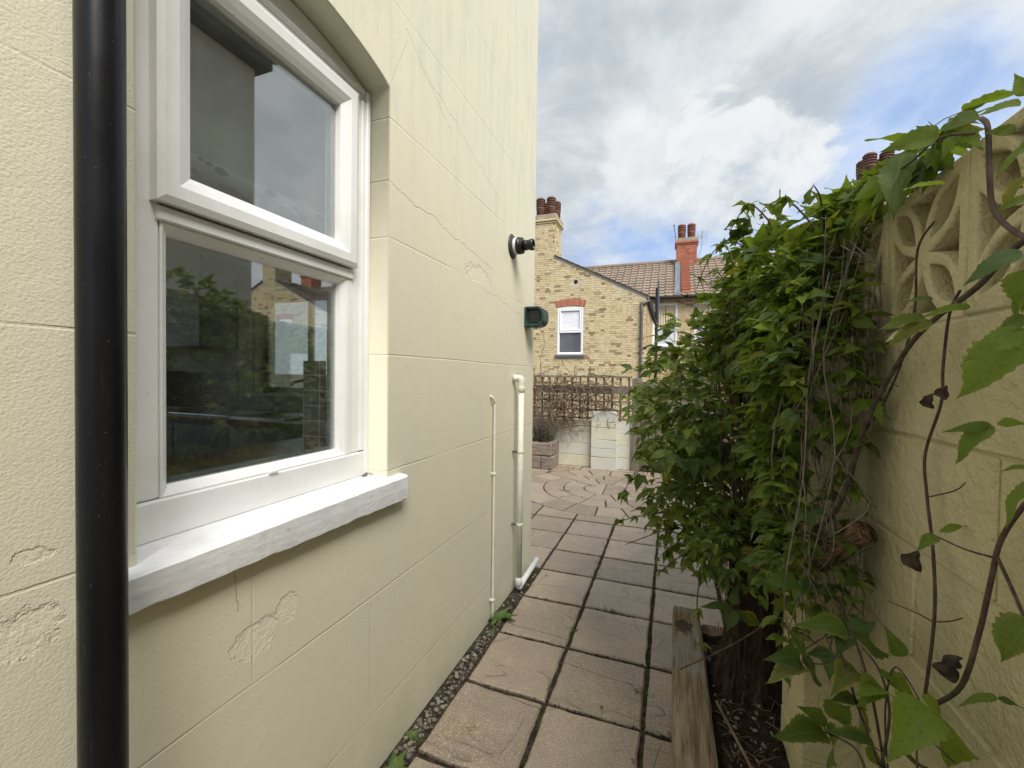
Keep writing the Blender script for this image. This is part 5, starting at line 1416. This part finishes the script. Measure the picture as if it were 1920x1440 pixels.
# main range
XA, XB = -8.7, .5
win_m = [(-.735, .195, 2.80, 4.52), (2*XRG-.195, 2*XRG+.735, 2.80, 4.52)]
obj('main_wall', sheet([[(XA+.002, -.1), (XB-.002, -.1), (XB-.002, 4.68), (XA+.002, 4.68)]] + [[(p, r_), (q, r_), (q, s_), (p, s_)] for p, q, r_, s_ in win_m], standY(YM), .22, 0, 'main'), 'mortar', th)
bm = B()
def in_main(cx, cz, a, b, z, zt):
    if EX0 < cx < EX1: return False
    return not any(b > p and a < q and zt > r_ and z < s_ for p, q, r_, s_ in win_m)
brick_face(bm, XA, XB, -.1, 4.66, YM, in_main, rects=win_m); obj('main_brick_facing', bm, 'stock_brick', th, False, 'stuff')
for (p, q, r_, s_) in win_m:
    wn = bevel_frame('window', 0, q-p, 0, s_-r_, .09, .03, -.05, th, 'white_paint'); wn.data.transform(Matrix(((0, 1, 0, p), (-1, 0, 0, YM+.02), (0, 0, 1, r_), (0, 0, 0, 1))))
    obj('transom', box(B(), (p+.08, YM-.012, 3.52), (q-.08, YM+.05, 3.62), .01), 'white_paint', wn)
    obj('pane', box(B(), (p+.08, YM+.03, r_+.08), (q-.08, YM+.04, 3.52)), 'far_glass_pale', wn)
    bm = B(); rows = []
    for k in range(41):
        x = p+.08+(q-p-.16)*k/40; rows.append((bm.verts.new((x, YM+.05+.015*math.sin(k*1.3), 3.62)), bm.verts.new((x, YM+.05+.015*math.sin(k*1.3+.3), 4.45))))
    for k in range(40):
        if k != 21: bm.faces.new((rows[k][0], rows[k+1][0], rows[k+1][1], rows[k][1]))
    obj('curtain', bm, 'curtain', wn)
    obj('room_shade', box(B(), (p+.02, YM+.10, r_), (q-.02, YM+.11, s_)), 'dark_interior', wn)
    obj('sill', box(B(), (p-.06, YM-.07, r_-.10), (q+.06, YM+.05, r_-.003), .008), 'slate_grey', wn)
# pan-tiled main roof: real rolls and course steps
YV, ZV, YRG, ZRG = YM-.28, 4.74, 21.0, 6.86
bm = B(); nc = 13; per = .30; nseg = int((XB-XA)/per*6)
sy, sz = (YRG-YV)/nc, (ZRG-ZV)/nc; sl = math.hypot(YRG-YV, ZRG-ZV); ny_, nz_ = -(ZRG-ZV)/sl, (YRG-YV)/sl
for c in range(nc):
    lo = []; hi = []; un = []
    for k in range(nseg+1):
        x = XA + (XB-XA)*k/nseg; ph = (x/per+.5*(c % 2)*0) % 1
        wv = .030*max(0, math.sin(ph*2*math.pi)) + .010*math.sin(ph*4*math.pi)
        j = .006*mn.noise((math.floor(x/per)*3.1, c*2.7, 0))
        b = .035+j
        lo.append(bm.verts.new((x, YV+sy*c+ny_*(wv+b), ZV+sz*c+nz_*(wv+b))))
        hi.append(bm.verts.new((x, YV+sy*(c+1)+ny_*(wv+j), ZV+sz*(c+1)+nz_*(wv+j))))
        un.append(bm.verts.new((x, YV+sy*c+ny_*(wv-.004), ZV+sz*c+nz_*(wv-.004))))
    for k in range(nseg):
        bm.faces.new((lo[k], lo[k+1], hi[k+1], hi[k])); bm.faces.new((un[k], un[k+1], lo[k+1], lo[k]))
rf = obj('roof', bm, 'roof_tile', th, False, 'stuff')
obj('rear_slope', box(B(), (XA+.002, YRG, 4.7), (XB-.002, YRG+.1, ZRG-.03)), 'roof_tile', th)
nrd = 20
for k in range(nrd):
    a = XA+(XB-XA)*k/nrd; b = XA+(XB-XA)*(k+1)/nrd-.012
    obj('ridge_tile', tube(B(), [(a, YRG, ZRG+.02), (b, YRG, ZRG+.02)], .11, 10), 'roof_tile', th)
for (a, b) in ((EX1+.09, .42), (XA+.05, EX0-.1)):
    obj('gutter', tube(B(), [(a, YM-.30, 4.70), (b, YM-.30, 4.685)], .062, 10), 'black_plastic', th)
obj('gutter', tube(B(), [(EX1+.10, YE+.05, 4.02), (EX1+.10, YM-.1, 4.02)], .055, 10), 'black_plastic', th)
obj('downpipe', tube(B(), smooth_path([(EX1+.10, YE+.15, 4.0), (EX1+.05, YE-.02, 3.95), (EX1-.10, YE-.06, 3.83), (EX1-.12, YE-.06, 3.6), (EX1-.12, YE-.06, -.1)], 4), .042, 8), 'grey_pipe', th, True)
obj('soil_pipe', tube(B(), [(EX1+.22, YM-1.0, 4.95), (EX1+.22, YM-1.0, -.1)], .055, 8), 'black_plastic', th)
obj('swan_neck', tube(B(), smooth_path([(EX1+.06, YE+.1, 4.02), (EX1+.12, YE+.12, 3.75), (EX1+.26, YE+.2, 3.35), (EX1+.32, YE+.2, 3.22)], 4), .055, 8), 'black_plastic', th, True)
obj('vent_pipe', tube(B(), [(EX1+.36, YE+.22, 3.15), (EX1+.36, YE+.22, 4.62)], .024, 8), 'slate_grey', th)
obj('party_upstand', sheet([[(YV+.1, ZV+.02), (YRG-.35, ZRG-.32), (YRG-.35, ZRG-.05), (YV+.12, ZV+.25)]], standX(.64), .30, 0, 'upstand'), 'red_brick', th)
nu = 11
for k in range(nu):
    t0, t1 = k/nu, (k+1)/nu-.01
    y0, y1 = YV+.1+(YRG-.45-YV-.1)*t0, YV+.1+(YRG-.45-YV-.1)*t1; z0, z1 = ZV+.26+(ZRG-.07-ZV-.26)*t0, ZV+.26+(ZRG-.07-ZV-.26)*t1
    bm = B(); f = bm.faces.new([bm.verts.new(v) for v in ((.32, y0, z0), (.66, y0, z0), (.66, y1, z1), (.32, y1, z1))]); bmesh.ops.solidify(bm, geom=[f], thickness=.06)
    obj('coping_brick', bm, 'red_brick', th)
bm = B(); f = bm.faces.new([bm.verts.new(v) for v in ((.08, YV+.05, ZV+.10), (.335, YV+.05, ZV+.10), (.335, YRG-.4, ZRG-.08), (.08, YRG-.4, ZRG-.08))]); bmesh.ops.solidify(bm, geom=[f], thickness=.03)
obj('lead_flashing', bm, 'lead', th)
chimney(.13, .96, YRG-.45, YRG+.35, 6.2, 7.80, 'red_brick', 'red_mortar', th, [(.34, YRG-.15), (.74, YRG-.15)], POTR, 'stone_trim', 'party_chimney')
copy_tree(th, (9.2, 0, 0), 'second brick terraced pair whose wing chimney peeps over the leaves at upper right')
copy_tree(th, (18.4, 0, 0), 'furthest brick terraced pair, out of view to the right, mirrored in the window')
# aerials
ae = thing('tv_aerial', 'thin grey television aerial on a bent mast beside the red chimney', 'aerial', (1.0, YRG-.2, 6.9))
obj('mast', tube(B(), smooth_path([(.92, YRG-.3, 6.85), (1.12, YRG-.3, 7.15), (1.18, YRG-.3, 7.5), (1.18, YRG-.3, 8.25)], 4), .014, 6), 'lead', ae, True)
obj('boom', tube(B(), [(1.18, YRG-.7, 7.95), (1.18, YRG+.5, 7.95)], .015, 6), 'white_paint', ae)
for k in range(6):
    y = YRG-.65+.2*k; L = .22
    obj('element', tube(B(), [(1.18-L, y, 7.95), (1.18+L, y, 7.95)], .007, 4), 'lead', ae)
bm = B()
for z in (7.72, 7.82, 8.08, 8.18): tube(bm, [(.95, YRG+.5, z), (1.41, YRG+.5, z)], .007, 4)
for x in (.95, 1.41): tube(bm, [(x, YRG+.5, 7.72), (x, YRG+.5, 8.18)], .006, 4)
obj('reflector', bm, 'lead', ae)
ae2 = thing('tv_aerial', 'short dark leaning aerial pole left of the red chimney pots', 'aerial', (.12, YRG-.2, 7.4))
obj('mast', tube(B(), [(.14, YRG-.47, 7.4), (.0, YRG-.47, 8.45)], .018, 6), 'slate_grey', ae2)
obj('crossbar', tube(B(), [(-.05, YRG-.47, 8.35), (.07, YRG-.47, 8.38)], .01, 5), 'slate_grey', ae2)

# ------------------------------------------------------------------ neighbour's house beyond the garden wall (mirrored in the window)
nb_ = thing('neighbour_house', 'plain grey-beige neighbour house, seen only as a reflection in the window', 'house', (4.2, 0, 0))
boxo('wall', (2.25, -4.5, -.1), (6.5, 3.68, 5.1), 'neighbour_render', nb_, .01)
boxo('eaves_board', (2.08, -4.6, 5.103), (6.6, 3.78, 5.26), 'slate_grey', nb_, .01)
obj('gutter', tube(B(), [(2.03, -4.6, 5.22), (2.03, 3.78, 5.22)], .055, 10), 'lead', nb_)
bm = B(); vs_ = [(2.06, -4.6, 5.265), (4.3, -4.6, 6.7), (6.6, -4.6, 5.265), (2.06, 3.78, 5.265), (4.3, 3.78, 6.7), (6.6, 3.78, 5.265)]
v = [bm.verts.new(q) for q in vs_]
for f in ((0, 1, 2), (3, 5, 4), (0, 3, 4, 1), (1, 4, 5, 2), (0, 2, 5, 3)): bm.faces.new([v[i] for i in f])
obj('roof', bm, 'roof_tile', nb_)
